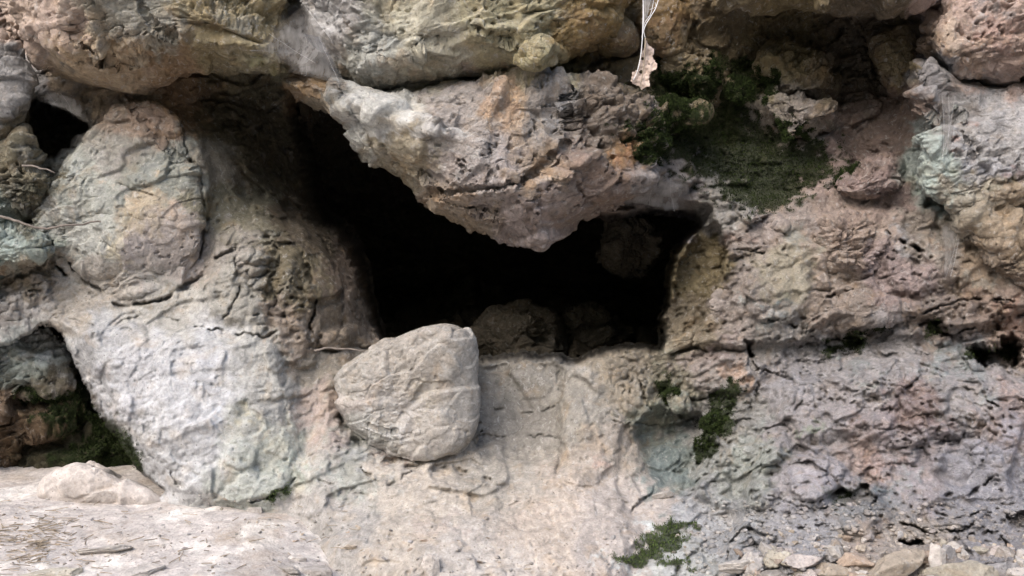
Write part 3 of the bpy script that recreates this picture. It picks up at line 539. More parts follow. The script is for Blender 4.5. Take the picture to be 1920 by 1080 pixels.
BLOCKERS = []
def boulder(name, outline, yc, df, db, N=90, rg=None, rgmul=1.0, seed=0.0, pw=2.5, label=None, cat='boulder', group=None, lean=(0, 0), tint=None, mat=None, cracks=(), centre=None, chip=0.0, chipr=0.0, moss=True, planes=(), det=1.0):
    """a closed rock: traced outline, its own front and back thickness, leaning face, chipped surface"""
    poly = smooth_poly(outline, 5); c = np.array(centre if centre else (poly.min(0) + poly.max(0)) / 2, float)
    v, f = cubesphere(N); rho = np.hypot(v[:, 0], v[:, 2]); s = (rho ** pw + np.abs(v[:, 1]) ** pw) ** (-1 / pw)
    s0 = s; sy = s
    if chip > 0:
        rr_ = np.random.RandomState(int(seed * 1000) % 9973 + len(outline)); pl = rr_.normal(size=(15, 3)); pl[:, 1] -= .5; pl /= np.linalg.norm(pl, axis=1)[:, None]
        hh = rr_.uniform(1 - chip, 1.05, 15); dt = v @ pl.T; q = np.where(dt > .2, hh / np.maximum(dt, .2), 9); s = -np.log(np.exp(-14 * np.c_[q, s]).sum(1)) / 14
        sy = s; s = s0 * (1 - chipr) + s * chipr
    for nv, h in planes:
        nv = np.array(nv, float); nv /= np.linalg.norm(nv); dt = v @ nv; q = np.where(dt > .1, h / np.maximum(dt, .1), 9); sy = -np.log(np.exp(-26 * q) + np.exp(-26 * sy)) / 26
    th = np.arctan2(-v[:, 2], v[:, 0])
    # outline radius by direction
    ths = np.linspace(-math.pi, math.pi, 361); rad = np.zeros(361); m = len(poly)
    for i, t in enumerate(ths):
        dx, dy = math.cos(t), math.sin(t); best = 0
        for a in range(m):
            x0, y0 = poly[a] - c; x1, y1 = poly[(a + 1) % m] - c; ex, ey = x1 - x0, y1 - y0; den = dx * ey - dy * ex
            if abs(den) < 1e-9: continue
            tt = (x0 * ey - y0 * ex) / den; uu = (x0 * dy - y0 * dx) / den
            if tt > 0 and -1e-6 <= uu <= 1 + 1e-6: best = max(best, tt)
        rad[i] = best
    k = np.array([1, 2, 3, 2, 1]) / 9; rad = np.convolve(np.r_[rad[-3:-1], rad, rad[1:3]], k, 'valid')
    Rr = np.interp(th, ths, rad) * s * rho
    X = c[0] + Rr * np.cos(th); Y = c[1] + Rr * np.sin(th); dy = v[:, 1] * sy
    y = yc + np.where(dy < 0, dy * df, dy * db) + ((X - c[0]) * lean[0] + (Y - c[1]) * lean[1]) * (rho < 2) * sst(1.0, .3, rho * s) / 1000
    for pts, wd, dp in cracks:
        pl = smooth_poly(pts, 3, False); X2, Y2 = warp(*warp(X, Y, 5, 1 / 40.), 2.6, 1 / 9.); mm = (dy < .1) & sub(pl, X2, Y2, wd * 4)
        if mm.any(): y[mm] += dp * np.clip(1.2 - pline(pl, X2[mm], Y2[mm]) / wd, 0, 1)
    co = P(X, Y, y); nrm = vnormals(co, f)
    r = roughness_at(X, Y) if rg is None else np.full(X.shape, rg); r = r * rgmul
    d = detail(co, r, seed); size = (poly.max(0) - poly.min(0)).min() / 600
    sc = det * min(1.0, 0.55 + size * 1.8); edge = np.where(np.abs(dy) < .35, .75, 1.0)
    co2 = co + nrm * (d * sc * edge)[:, None]
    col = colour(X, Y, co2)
    if tint is not None: col = col * (1 - tint[1]) + lin(tint[0]) * ALB * tint[1] * (1 + .25 * fbm(co2, 20, 3))[:, None]
    mk = moss_mask(X, Y, co2) * (dy < .3) * (1.0 if moss else 0.0); col = col * (1 - mk[:, None]) + np.array([.019, .027, .008]) * mk[:, None]
    o = mesh_np(name, co2, f, mat or M_BOULDER, col, np.clip(r, 0, 1.2), origin='base')
    BLOCKERS.append((co2, nrm, mk, dy))
    return tag(o, label, cat, group)

# ------------------------------------------------------------------ rock face
def axis(lo, hi, step, mlo, mhi):
    a = [lo]; s = step
    while a[0] > mlo: s *= 1.12; a.insert(0, a[0] - s)
    m = list(np.arange(lo, hi, step))[1:]
    b = [hi]; s = step
    while b[-1] < mhi: s *= 1.12; b.append(b[-1] + s)
    return np.array(a + m + b)
STEP = 2.4
ax = axis(-40, 1960, STEP, -1500, 3400); ay = axis(-40, 1120, STEP, -1300, 1900)
GX, GY = np.meshgrid(ax, ay)
D, MD = relief(GX, GY)
pw0 = P(GX, GY, D)
RG = roughness_at(GX, GY)
out = np.maximum(np.maximum(-60 - GX, GX - 1980), np.maximum(-60 - GY, 0)) / 400
D = D - detail(pw0, RG) * np.where(MD > 4, .8, 1.0)
D = D + 0.25 * np.clip(out, 0, 3) * fbm(pw0, .8, 4, 3) * 1.2
D = np.where(GY < -60, D + np.clip((-60 - GY) / 1200, 0, 1) ** 1.3 * .9, D)
CO = P(GX, GY, D)
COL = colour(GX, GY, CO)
MM = moss_mask(GX, GY, CO); M2 = .9 * moss_mask(GX, GY, CO, True)
COL = COL * (1 - M2[..., None]) + np.array([.019, .027, .008]) * M2[..., None]
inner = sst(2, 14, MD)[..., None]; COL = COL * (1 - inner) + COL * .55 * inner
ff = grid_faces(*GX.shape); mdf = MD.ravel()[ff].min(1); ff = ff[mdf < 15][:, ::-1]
# the massif's sides: the outer edge of the face runs back into the hill
ny, nx = GX.shape; idx = np.arange(ny * nx).reshape(ny, nx)
loop = np.concatenate([idx[0, :-1], idx[:-1, -1], idx[-1, ::-1][:-1], idx[::-1, 0][:-1]])
flat = CO.reshape(-1, 3); b0 = flat[loop]; rings = []; fl = []; n0 = len(flat)
for k, yy in enumerate((1.5, 3.5, 6.0)):
    rb = b0.copy(); rb[:, 1] = yy + .3 * fbm(b0, .7, 3, k); rb[:, 2] = rb[:, 2] + np.where(rb[:, 2] > 1, (.35, .9, 1.2)[k], 0); rings.append(rb)
allc = np.concatenate([flat] + rings); L = len(loop); prev = loop
for k in range(3):
    cur = n0 + k * L + np.arange(L); fl.append(np.stack([prev, np.roll(prev, -1), np.roll(cur, -1), cur], -1)); prev = cur
rb = np.array([0, 6.2, 2.0]) + (b0 - b0.mean(0)) * .01; cur = len(allc) + np.arange(L); allc = np.concatenate([allc, rb]); fl.append(np.stack([prev, np.roll(prev, -1), np.roll(cur, -1), cur], -1)); prev = cur
cen = len(allc); allc = np.concatenate([allc, [[0, 6.2, 2.0]]]); fl.append(np.stack([prev, np.roll(prev, -1), np.full(L, cen), np.full(L, cen)], -1)[:, [0, 1, 2, 2]])
tri = fl.pop()
ex = len(allc) - n0
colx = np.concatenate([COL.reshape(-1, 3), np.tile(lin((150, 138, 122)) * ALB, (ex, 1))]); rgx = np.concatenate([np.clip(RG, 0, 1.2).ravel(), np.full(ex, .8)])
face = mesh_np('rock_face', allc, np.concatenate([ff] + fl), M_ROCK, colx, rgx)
tag(face, 'weathered grey and ochre limestone cliff foot around the cave mouth', kind='structure')

ixs, iys = np.arange(len(ax)), np.arange(len(ay))
gN = np.cross(np.gradient(CO, axis=1), np.gradient(CO, axis=0)); gN /= np.linalg.norm(gN, axis=-1)[..., None] + 1e-9
gN[gN[..., 1] > 0] *= -1
def on_face(px, py):
    i = int(round(np.interp(px, ax, ixs))); j = int(round(np.interp(py, ay, iys))); return CO[j, i], gN[j, i]

# ------------------------------------------------------------------ ground
GZ0 = -0.585 + ZC
def ground_z(x, y):
    z = GZ0 - 0.20 * np.clip(-0.10 - y, 0, 2.2) - 0.04 * np.clip(-2.3 - y, 0, 60) + .02 * np.clip(y + .1, 0, 3)
    z = z - 0.035 * sst(-.40, -.12, y) * sst(-.3, -.8, x)
    z = z - 0.30 * sst(-.75, .1, x) * sst(-3.5, -1.2, y)
    return z + np.clip(-4.2 - y, 0, 14) * .62 + .25 * np.clip(np.abs(x) - 5, 0, 20)  # unseen bank rising behind the viewer, added to block low sky light
def gaxis(step):
    a = list(np.arange(-2.2, 2.2, step)); s = step
    while a[-1] < 60: s *= 1.13; a.append(a[-1] + s)
    s = step
    while a[0] > -60: s *= 1.13; a.insert(0, a[0] - s)
    return np.array(a)
gxa = gaxis(.012)
gya = list(np.arange(-1.5, .5, .009)); s = .009
while gya[-1] < 6: s *= 1.13; gya.append(gya[-1] + s)
s = .009
while gya[0] > -60: s *= 1.13; gya.insert(0, gya[0] - s)
gya = np.array(gya); AX, AY = np.meshgrid(gxa, gya)
AZ = ground_z(AX, AY); gp = np.stack([AX, AY, AZ], -1)
AZ = AZ + .035 * fbm(gp, 1.6, 4, 2) + .010 * fbm(gp, 9, 4, 4) + .0045 * fbm(gp, 40, 3, 6) + .005 * np.maximum(0, facet(gp, 26, 2)[0]) * sst(0, .3, fbm(gp, 4, 2, 9))
gp = np.stack([AX, AY, AZ], -1)
gc = lin((198, 190, 184)) * .79 * (1 + .18 * fbm(gp, 7, 4, 1) + .40 * fbm(gp, 50, 4, 3, .6))[..., None]
o = sst(.05, .4, fbm(gp, 5, 3, 15))[..., None] * .45; gc = gc * (1 - o) + lin((176, 160, 140)) * .7 * o
o = sst(.05, .25, fbm(gp, 7, 4, 35))[..., None] * .6; gc = gc * (1 - o) + lin((240, 234, 226)) * .80 * o
far = sst(2.5, 8, np.hypot(AX, AY))[..., None]; gc = gc * (1 - far) + np.array([.07, .08, .04]) * far
ground = mesh_np('ground', gp.reshape(-1, 3), grid_faces(*AX.shape), M_GROUND, gc, np.full(AX.size, .6))
tag(ground, 'pale trodden dusty ground sloping down from the cliff foot', kind='structure')
def gz(x, y):
    i = int(np.argmin(np.abs(gxa - x))); j = int(np.argmin(np.abs(gya - y))); return float(AZ[j, i])

# ------------------------------------------------------------------ cave chamber
v, f = cubesphere(110)
cc = P(np.array([900.]), np.array([520.]), 2.0)[0]
co = cc + v * np.array([2.0, 1.55, .95]); co[:, 2] = np.maximum(co[:, 2], ZC - .42 + .14 * (co[:, 1] - .5) + .05 * fbm(co, 2.5, 3))
pxx = 960 + co[:, 0] / ((co[:, 1] + 3) / 3 / 600); pyy = 540 - (co[:, 2] - ZC) / ((co[:, 1] + 3) / 3 / 600)
dd = detail(co, np.full(len(co), 1.0), 5) * 2.2
co = co - v * dd[:, None]
mo = sdf(MOUTH, pxx, pyy); cut = (co[:, 1] < 1.15) & (mo > -45); fm = ~cut[f].all(1)
cc_ = np.tile(lin((140, 128, 108)) * .72, (len(co), 1)) * (1 + .5 * fbm(co, 3, 4))[:, None]
cave = mesh_np('cave_interior', co, f[fm][:, ::-1], M_CAVE, cc_, np.full(len(co), 1.0))
tag(cave, 'dark hollow chamber behind the cave mouth', kind='structure')

# ------------------------------------------------------------------ boulders that stand out of the face
boulder('overhanging_boulder', [(20,-40),(24,20),(32,55),(58,85),(105,120),(150,140),(200,152),(250,163),(300,162),(345,148),(420,143),(490,141),(530,135),(556,112),(548,70),(535,20),(520,-60),(480,-200),(300,-300),(120,-260),(40,-150)],
        .06, .40, .35, 210, label='big grey and ochre boulder overhanging the top left of the picture', lean=(.1, -.5), centre=(290,-40), chip=.22, planes=[((-.15,-1,-.25),.78),((.1,-.55,-1),.72),((.7,-1,-.3),.88)], seed=1.3,
        cracks=[([(150,85),(170,90),(200,110)],4,.02),([(260,0),(290,50),(330,70)],6,.02),([(130,40),(128,60)],4,.015),([(60,60),(120,60),(160,110),(260,125)],6,.012)])
boulder('overhanging_boulder', [(575,-60),(585,20),(588,70),(610,105),(640,140),(690,163),(740,160),(800,150),(860,148),(930,142),(1000,130),(1050,108),(1080,85),(1130,60),(1165,20),(1180,-80),(1100,-240),(850,-300),(650,-220)],
        .02, .38, .35, 210, label='pale olive pitted boulder across the top above the seam', lean=(.1, -.4), centre=(860,-30), chip=.22, planes=[((-.3,-1,-.2),.80),((.1,-.5,-1),.76),((.6,-1,-.1),.86)], seed=2.7,
        cracks=[([(640,20),(650,80),(720,110),(800,90)],5,.014),([(560,60),(620,100),(700,165)],5,.012),([(900,60),(960,80),(1010,60),(1060,50)],4,.014)])
boulder('hanging_boulder', [(520,142),(560,150),(610,150),(640,150),(700,172),(780,158),(860,150),(940,150),(1010,145),(1080,140),(1150,150),(1210,190),(1240,260),(1235,330),(1190,362),(1130,385),(1080,415),(1035,445),(1005,459),(960,447),(905,432),(855,415),(810,385),(772,345),(720,315),(675,285),(655,262),(645,232),(610,205),(565,185),(530,160)],
        .03, .36, .5, 230, rgmul=.9, label='hanging wedge of pitted rock with white crust drooping into the cave mouth', centre=(940,285), pw=2.5, lean=(.35, -.1), chip=.2, planes=[((-.35,-1,.15),.74),((.75,-1,-.1),.80),((-.2,-.8,-1),.78)], seed=4.1,
        cracks=[([(640,180),(680,230),(720,300),(800,330),(850,350)],6,.016),([(820,360),(900,355),(960,345),(1010,320),(1060,270)],6,.03),([(915,345),(920,300),(900,250)],4,.014),([(1000,440),(990,400),(1020,350)],5,.016),([(1060,180),(1075,240),(1050,300)],6,.02),([(760,345),(860,385),(940,405)],5,.012)])
boulder('ledge_boulder', [(632,705),(650,685),(690,660),(735,635),(775,617),(812,609),(850,610),(878,625),(893,655),(898,700),(903,760),(893,808),(872,838),(842,856),(800,866),(748,862),(698,843),(658,812),(636,772),(626,735)],
        -.045, .21, .24, 150, rg=.30, planes=[((-.30,-1,.12),.62),((.85,-.6,-.05),.78),((-.1,-.75,-.8),.80),((-.1,-.5,.9),.86),((-.8,-.7,-.3),.85)], seed=5.2, tint=((184,181,176), .5), det=.7, label='rounded pale boulder resting on the sill of the cave mouth', lean=(.35, .25), pw=4.0,
        cracks=[([(690,800),(740,812),(790,810)],3,.006)])
boulder('oval_boulder', [(232,190),(290,185),(330,215),(352,270),(366,330),(378,400),(376,455),(355,500),(320,530),(270,555),(225,553),(180,525),(135,495),(95,450),(72,405),(80,360),(110,325),(150,285),(185,245),(205,210)],
        .042, .135, .22, 170, chip=.3, planes=[((-.2,-1,.0),.72),((.9,-.7,.1),.85),((-.9,-.6,.2),.85),((0,-.8,.75),.86)], rgmul=.8, seed=6.6, pw=3.0, label='tall egg shaped grey boulder with an ochre band leaning at the left', lean=(.1, -.25), centre=(230,390),
        cracks=[([(120,455),(130,420),(200,400)],3,.006),([(180,400),(250,410),(330,412)],4,.012),([(195,455),(210,460),(232,470)],4,.016),([(220,345),(240,350),(300,372)],3,.01),([(135,340),(175,345)],4,.014),([(235,185),(280,240),(330,290)],4,.014)])
G1 = 'rocks stacked along the left edge'
boulder('stacked_rock', [(-90,70),(-10,55),(25,75),(48,110),(66,150),(58,185),(40,220),(10,262),(-40,272),(-90,260)], .02, .12, .2, 80, label='grey pitted rock uppermost at the left edge beside the dark gap', cat='rock', group=G1)
boulder('stacked_rock', [(-90,268),(0,266),(35,240),(52,238),(62,270),(76,310),(98,335),(92,372),(62,405),(30,412),(-90,415)], .0, .12, .2, 80, label='mossy brown rock at the left edge under the small black hollow', cat='rock', group=G1)
boulder('stacked_rock', [(-90,410),(0,408),(50,418),(85,440),(100,470),(78,492),(40,508),(-10,530),(-90,545)], -.03, .12, .2, 80, label='greenish pale rock low on the left edge above a brown crack', cat='rock', group=G1)
boulder('hollow_rock', [(-120,700),(-10,640),(30,618),(80,612),(105,640),(122,680),(132,720),(120,745),(70,752),(10,770),(-120,790)], .26, .12, .2, 90, pw=4.5, chip=.4, chipr=.35, rg=1.1, label='blue grey rock at the top of the triangular lower left hollow', cat='rock', group='rocks inside the lower left hollow')
boulder('hollow_rock', [(-120,745),(0,735),(60,726),(125,742),(168,785),(130,800),(70,800),(42,838),(20,872),(-120,900)], .32, .13, .2, 90, chip=.4, chipr=.3, rg=1.1, pw=4.5, tint=((112,90,66), .5), label='brown slab jutting across the triangular lower left hollow', cat='rock', group='rocks inside the lower left hollow')
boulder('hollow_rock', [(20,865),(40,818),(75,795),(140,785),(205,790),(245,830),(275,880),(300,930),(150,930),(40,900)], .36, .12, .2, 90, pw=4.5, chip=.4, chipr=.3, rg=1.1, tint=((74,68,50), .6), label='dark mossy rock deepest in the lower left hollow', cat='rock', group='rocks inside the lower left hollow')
boulder('top_slab', [(1325,-60),(1345,2),(1400,14),(1450,24),(1510,26),(1570,30),(1620,18),(1690,8),(1760,-10),(1760,-160),(1500,-220),(1330,-150)], .0, .28, .4, 110, label='thin edge of a slab roofing the mossy recess at top', cat='rock slab', lean=(0,0), centre=(1530,-60), chip=.2)
boulder('corner_boulder', [(1742,50),(1770,10),(1790,-40),(1850,-120),(2000,-160),(2060,-60),(2050,80),(1990,120),(1930,125),(1870,143),(1800,142),(1765,120),(1742,90)], -.06, .22, .3, 130, label='pinkish brown boulder in the top right corner above a dark seam', lean=(-.2,0), chip=.35, seed=7.7)
boulder('crusted_boulder', [(1700,112),(1740,108),(1800,142),(1870,152),(1940,150),(2080,170),(2090,300),(2040,385),(1930,384),(1850,388),(1790,398),(1745,372),(1722,345),(1727,290),(1722,230),(1712,180)], -.02, .20, .3, 150, label='grey boulder with pale green crust at right below the corner boulder', lean=(-.2,0), pw=3, det=.8, chip=.3, seed=8.8,
        cracks=[([(1740,200),(1790,230),(1830,300)],4,.012)])
boulder('ochre_rock', [(1800,392),(1870,388),(2060,390),(2080,560),(1960,555),(1900,530),(1850,490),(1815,440)], -.02, .13, .2, 90, label='layered ochre rock at the right edge under the crusted boulder', cat='rock', cracks=[([(1820,440),(1880,450),(1940,448)],4,.025),([(1840,480),(1900,485)],3,.015)])
G2 = 'cobbles and blocks set in the right hand wall'
for a in [
 ('cobble', [(970,95),(985,75),(1015,66),(1042,72),(1055,92),(1045,112),(1010,126),(980,120)], -.262, .06, .06, 60, .9, 'smooth olive yellow cobble stuck under the pale top boulder'),
 ('cobble', [(1205,10),(1240,-10),(1285,5),(1300,50),(1285,90),(1250,108),(1215,95),(1200,55)], .10, .12, .1, 50, .4, 'rusty brown cobble behind the hanging leaf thread'),
 ('cobble', [(1118,40),(1150,30),(1185,45),(1198,80),(1180,105),(1140,108),(1115,85)], .02, .12, .1, 50, .5, 'dark brown cobble left of the leaf thread'),
 ('wall_block', [(1235,90),(1290,80),(1330,100),(1345,150),(1325,175),(1270,178),(1235,150)], .15, .1, .1, 60, .8, 'dim grey block right of the hanging leaf'),
 ('wall_block', [(1425,85),(1470,65),(1510,95),(1555,130),(1562,180),(1520,200),(1460,185),(1415,140)], .26, .14, .1, 70, .6, 'olive tan block in the back of the shaded recess'),
 ('wall_block', [(1645,60),(1700,50),(1725,100),(1715,160),(1670,180),(1640,140)], .22, .14, .1, 60, .6, 'tall ochre block at the right side of the shaded recess'),
 ('wall_block', [(1355,145),(1385,140),(1412,160),(1410,185),(1380,200),(1355,180)], .14, .07, .1, 40, .6, 'small pinkish block ringed by dark moss'),
 ('wall_block', [(1410,175),(1450,160),(1500,185),(1560,200),(1575,235),(1530,262),(1470,268),(1450,240),(1415,215)], .12, .12, .15, 70, .9, 'flaky pink grey ledge rock jutting through the moss'),
 ('wall_block', [(1180,205),(1240,190),(1310,200),(1330,215),(1260,238),(1180,250)], .05, .10, .1, 60, .9, 'flat grey rock shelf just below the hanging leaf'),
 ('wall_block', [(1545,350),(1560,325),(1600,300),(1660,285),(1700,300),(1705,340),(1660,370),(1600,385),(1565,375)], .06, .12, .15, 80, .8, 'pinkish grey lobe right of the big moss patch'),
 ('wall_block', [(1520,410),(1560,398),(1610,400),(1645,420),(1655,470),(1630,520),(1590,548),(1540,540),(1518,500),(1512,450)], .01, .13, .15, 90, .9, 'large orange brown block in the middle of the right wall'),
 ('wall_block', [(1425,480),(1470,465),(1515,470),(1525,510),(1500,560),(1460,568),(1432,540),(1418,510)], .02, .09, .15, 70, .9, 'buff block with a hollow beneath, left of the orange brown block'),
 ('wall_block', [(1442,420),(1462,405),(1482,425),(1490,450),(1460,460),(1440,450)], .02, .06, .1, 40, .7, 'small pointed brown block above the buff block'),
 ('wall_block', [(1378,440),(1410,435),(1432,452),(1425,470),(1385,472)], .02, .05, .1, 40, .7, 'small orange tinted block by the right lip of the cave'),
 ('wall_block', [(1560,585),(1610,560),(1680,555),(1730,575),(1700,600),(1640,608),(1590,612)], -.05, .09, .15, 70, .9, 'reddish brown ledge jutting under the orange brown block'),
 ('wall_block', [(1325,605),(1340,570),(1360,545),(1385,560),(1378,590),(1350,605),(1328,622)], .0, .05, .1, 40, .4, 'smooth wedge shaped block beside the right lip of the cave'),
 ('wall_block', [(1372,690),(1385,668),(1405,675),(1415,700),(1400,725),(1378,718)], -.03, .05, .1, 40, .5, 'small bright orange cobble right of the sill'),
 ('flat_stone', [(1242,655),(1250,640),(1285,622),(1305,628),(1298,645),(1262,660),(1245,664)], .02, .04, .06, 40, .2, 'pale greenish flat stone on the right end of the sill'),
 ('wall_block', [(1600,980),(1640,965),(1665,985),(1690,1025),(1680,1050),(1630,1055),(1595,1030)], -.42, .08, .1, 60, .6, 'pinkish block standing above the lower right rubble'),
 ('wall_block', [(1300,790),(1340,775),(1375,800),(1370,835),(1330,845),(1305,825)], -.09, .06, .1, 50, .8, 'grey knob between moss streaks below the sill'),
 ('wall_block', [(770,868),(830,850),(872,815),(900,770),(912,800),(898,835),(868,868),(800,884)], -.07, .05, .1, 50, .8, 'mauve brown wedge of rock under the right side of the sill boulder'),
 ('wall_block', [(1255,740),(1285,735),(1300,755),(1290,775),(1262,772)], -.03, .05, .08, 40, .6, 'small pale knob beside the upper moss streak'),
]:
    nm, ol, yc, df, db, N, rg, lb = a
    boulder(nm, ol, yc + .025, df, db, N, rg=rg, label=lb, cat='cobble' if nm == 'cobble' else 'stone' if nm == 'flat_stone' else 'rock block', group=None if lb.startswith(('smooth olive', 'pale green')) else G2, pw=3.0, seed=rng.rand() * 9, chip=.38, chipr=.7, rgmul=1.15)
boulder('pale_slab', [(70,930),(90,890),(130,872),(152,868),(190,876),(250,905),(290,925),(300,950),(180,965),(90,955)], -.12, .06, .3, 50, rg=.1, label='smooth pale stone slab at the mouth of the lower left hollow', cat='stone slab', tint=((214,204,196), .9), mat=M_GROUND, moss=False)
# dim rocks on the chamber floor
for pts, yy, lb in [([(880,640),(920,585),(985,560),(1040,590),(1070,660),(1060,720),(900,720)], 1.3, 'dim rounded rock on the cave floor behind the sill'),
                    ([(1060,600),(1110,560),(1170,580),(1190,650),(1170,700),(1070,700)], 1.5, 'dim blocky rock further back to the right inside the cave'),
                    ([(1120,440),(1170,395),(1230,420),(1240,480),(1190,520),(1130,500)], 1.2, 'dim brown bulge hanging in the right rear of the cave')]:
    boulder('cave_rock', pts, yy, .3, .3, 70, rg=1.2, chip=.5, chipr=.6, pw=3.0, seed=yy, label=lb, cat='rock', group='rocks inside the cave', tint=((155, 143, 124), .9))

# ------------------------------------------------------------------ moss
def tufts(name, pts, nrms, mat, label, size=.0026, seed=1):
    r = np.random.RandomState(seed); n = len(pts)
    if n == 0: return
    a = r.normal(size=(n, 3)); t = np.cross(nrms, a); t /= np.linalg.norm(t, axis=1)[:, None] + 1e-9
    up = nrms * r.uniform(.4, 1.3, (n, 1)) + r.normal(size=(n, 3)) * .5 + np.array([0, 0, .25]); up /= np.linalg.norm(up, axis=1)[:, None]
    s = size * r.uniform(.4, 1.8, (n, 1)); b = pts - nrms * .001
    co = np.stack([b - t * s * .35, b + t * s * .35, b + up * s * 1.5 + t * s * .2, b + up * s * 1.3 - t * s * .35], 1).reshape(-1, 3)
    fc = np.arange(n * 4).reshape(n, 4); o = mesh_np(name, co, fc, mat, smooth=False); tag(o, label, kind='stuff'); return o

mp, mn, mi = [], [], []
cell_ok = (MM > .35) & (MD < 0) & (GX > -40) & (GX < 1960) & (GY > -40) & (GY < 1110)
jj, ii = np.nonzero(cell_ok); w_ = MM[jj, ii]
base = CO[jj, ii]; nb = gN[jj, ii]; pxs = np.stack([GX[jj, ii], GY[jj, ii]], -1)
mp.append(base); mn.append(nb); mi.append(pxs)
for co2, nr, mk, dy in BLOCKERS:
    k = (mk > .35) & (nr[:, 1] < .3)
    if k.any():
        q = co2[k]; s_ = (q[:, 1] + 3) / 1800; mp.append(q); mn.append(nr[k]); mi.append(np.stack([960 + q[:, 0] / s_, 540 - (q[:, 2] - ZC) / s_], -1))
mp, mn, mi = map(np.concatenate, (mp, mn, mi))
rep = 3; r_ = np.random.RandomState(4)
mp = mp + mn * (.016 * np.maximum(0, fbm(mp, 16, 3, 71) + .08))[:, None]
mp = np.repeat(mp, rep, 0) + r_.normal(size=(len(mp) * rep, 3)) * .003; mn = np.repeat(mn, rep, 0); mi = np.repeat(mi, rep, 0)
zones = [('dark green moss carpeting the shaded recess at upper right', lambda x, y: (x > 1100) & (y < 480), M_MOSS),
         ('green moss tufts in the crevices below the right wall', lambda x, y: (x > 1480) & (y >= 480), M_MOSS),
         ('streaks of green moss running down right of the sill', lambda x, y: (x > 1100) & (x <= 1480) & (y >= 480) & (y < 920), M_MOSS),
         ('yellow green moss at the bottom centre gully', lambda x, y: (x > 1100) & (x <= 1480) & (y >= 920), M_MOSSB),
         ('deep green moss in the lower left hollow', lambda x, y: (x < 400), M_MOSS), ('faint moss at the foot of the pale rock', lambda x, y: (x >= 400) & (x <= 1100), M_MOSSB)]
for k, (lb, fn, mt) in enumerate(zones):
    q = fn(mi[:, 0], mi[:, 1]); tufts('moss', mp[q], mn[q], mt, lb, seed=k)

# ------------------------------------------------------------------ loose stones
def stone_mesh(seed, flat=.7, N=26):
    r = np.random.RandomState(seed); v, f = cubesphere(N); pl = r.normal(size=(13, 3)); pl /= np.linalg.norm(pl, axis=1)[:, None]; h = r.uniform(.55, 1, 13)
    dt = v @ pl.T; rr = np.min(np.where(dt > .15, h / np.maximum(dt, .15), 9), 1); rr = np.minimum(rr, 1.25)
    co = v * rr[:, None] * np.array([1, r.uniform(.6, .95), flat]); co = co * (1 + .06 * fbm(co, 2, 4, seed) + (.10 * facet(co, 2.6, seed)[0] + .05 * facet(co, 6, seed)[0] if N > 8 else 0))[:, None]; return co, f
STONES = []
for s_ in range(10):
    co, f = stone_mesh(100 + s_, r_.uniform(.45, .9)); co = co - np.array([0, 0, 0])
    tone = [(200,186,168),(186,176,170),(205,198,190),(176,160,146),(192,178,160),(168,164,162),(212,204,196),(184,164,146),(196,188,172),(160,152,144)][s_]
    me_o = mesh_np('stone', co * 1.0, f, M_STONE, np.tile(lin(tone) * .66, (len(co), 1)), np.full(len(co), .6))
    STONES.append(me_o.data); bpy.data.objects.remove(me_o)
def put_stone(loc, size, label, group, name='rubble_stone', cat='stone', variant=None, rot=None, stretch=(1, 1, 1)):
    k = variant if variant is not None else random.randrange(10)
    o = bpy.data.objects.new(name, STONES[k]); S.collection.objects.link(o); o.location = loc
    o.rotation_euler = rot or (random.uniform(-.5, .5), random.uniform(-.5, .5), random.uniform(0, 6.28)); o.scale = tuple(size * q for q in stretch)
    return tag(o, label, cat, group)
def face_or_ground(px, py):
    p, n = on_face(px, py)
    g = gz(p[0], p[1])
    if p[2] < g:      # the ground hides the face here: march the ray to the ground
        for y in np.arange(-1.2, .4, .004):
            q = P(np.array(float(px)), np.array(float(py)), y)
            if q[2] <= gz(q[0], q[1]): return q, np.array([0, -.2, .97])
    return p, n
big = [  # px, py, size px (half), variant, stretch, label
 (1672,1066,52,0,(1,.8,.8),'buff block at the bottom edge under the pinkish block'),(1756,1068,26,6,(.6,.6,1.7),'white pointed shard standing upright in the lower right rubble'),
 (1806,1082,44,8,(1.1,.8,.7),'pale yellow rounded stone right of the white shard'),(1722,1050,30,3,(1,.8,.7),'brownish stone just left of the white shard'),
 (1562,1078,36,4,(1.1,.8,.8),'cream stone at the bottom edge left of the buff block'),(1512,1052,26,1,(1.2,.8,.6),'mauve grey flat stone on top of the bottom rubble'),
 (1450,1082,34,9,(1.1,.8,.6),'grey stone at the left end of the bottom rubble'),(1602,1052,24,7,(1,.8,.8),'tan chip wedged below the pinkish block'),
 (1870,1075,34,5,(1.2,.8,.6),'blue grey stone in the bottom right corner rubble'),(1244,929,14,2,(1.1,.8,.7),'small white stone lodged in the blue green hollow'),
 (1380,1062,22,2,(1.1,.8,.6),'small pale stone between the moss gully and the rubble'),
 (481,958,12,6,(1.2,.8,.6),'little white stone on the ground at the foot of the pale rock'),(812,1068,22,6,(.7,.7,1.3),'pale pointed chip standing at the bottom centre'),
 (596,1076,24,6,(1.4,.9,.5),'flat whitish stone at the bottom left of centre'),(540,1068,17,2,(1.3,.9,.5),'smaller flat stone beside the flat whitish one'),
 (110,1076,26,8,(1.5,1,.35),'broad flat pale stone in the bottom left corner ground'),(272,1072,26,6,(1.6,1,.3),'thin cream slab lying on the ground at bottom left'),
 (205,1030,24,2,(1.5,1,.3),'flat pale stone half buried in the left ground'),(655,1025,10,4,(1.2,.9,.6),'small tan stone on the ground below the ledge boulder'),
 (560,1050,13,6,(1.3,.9,.6),'whitish pebble just above the flat whitish stone'),
]
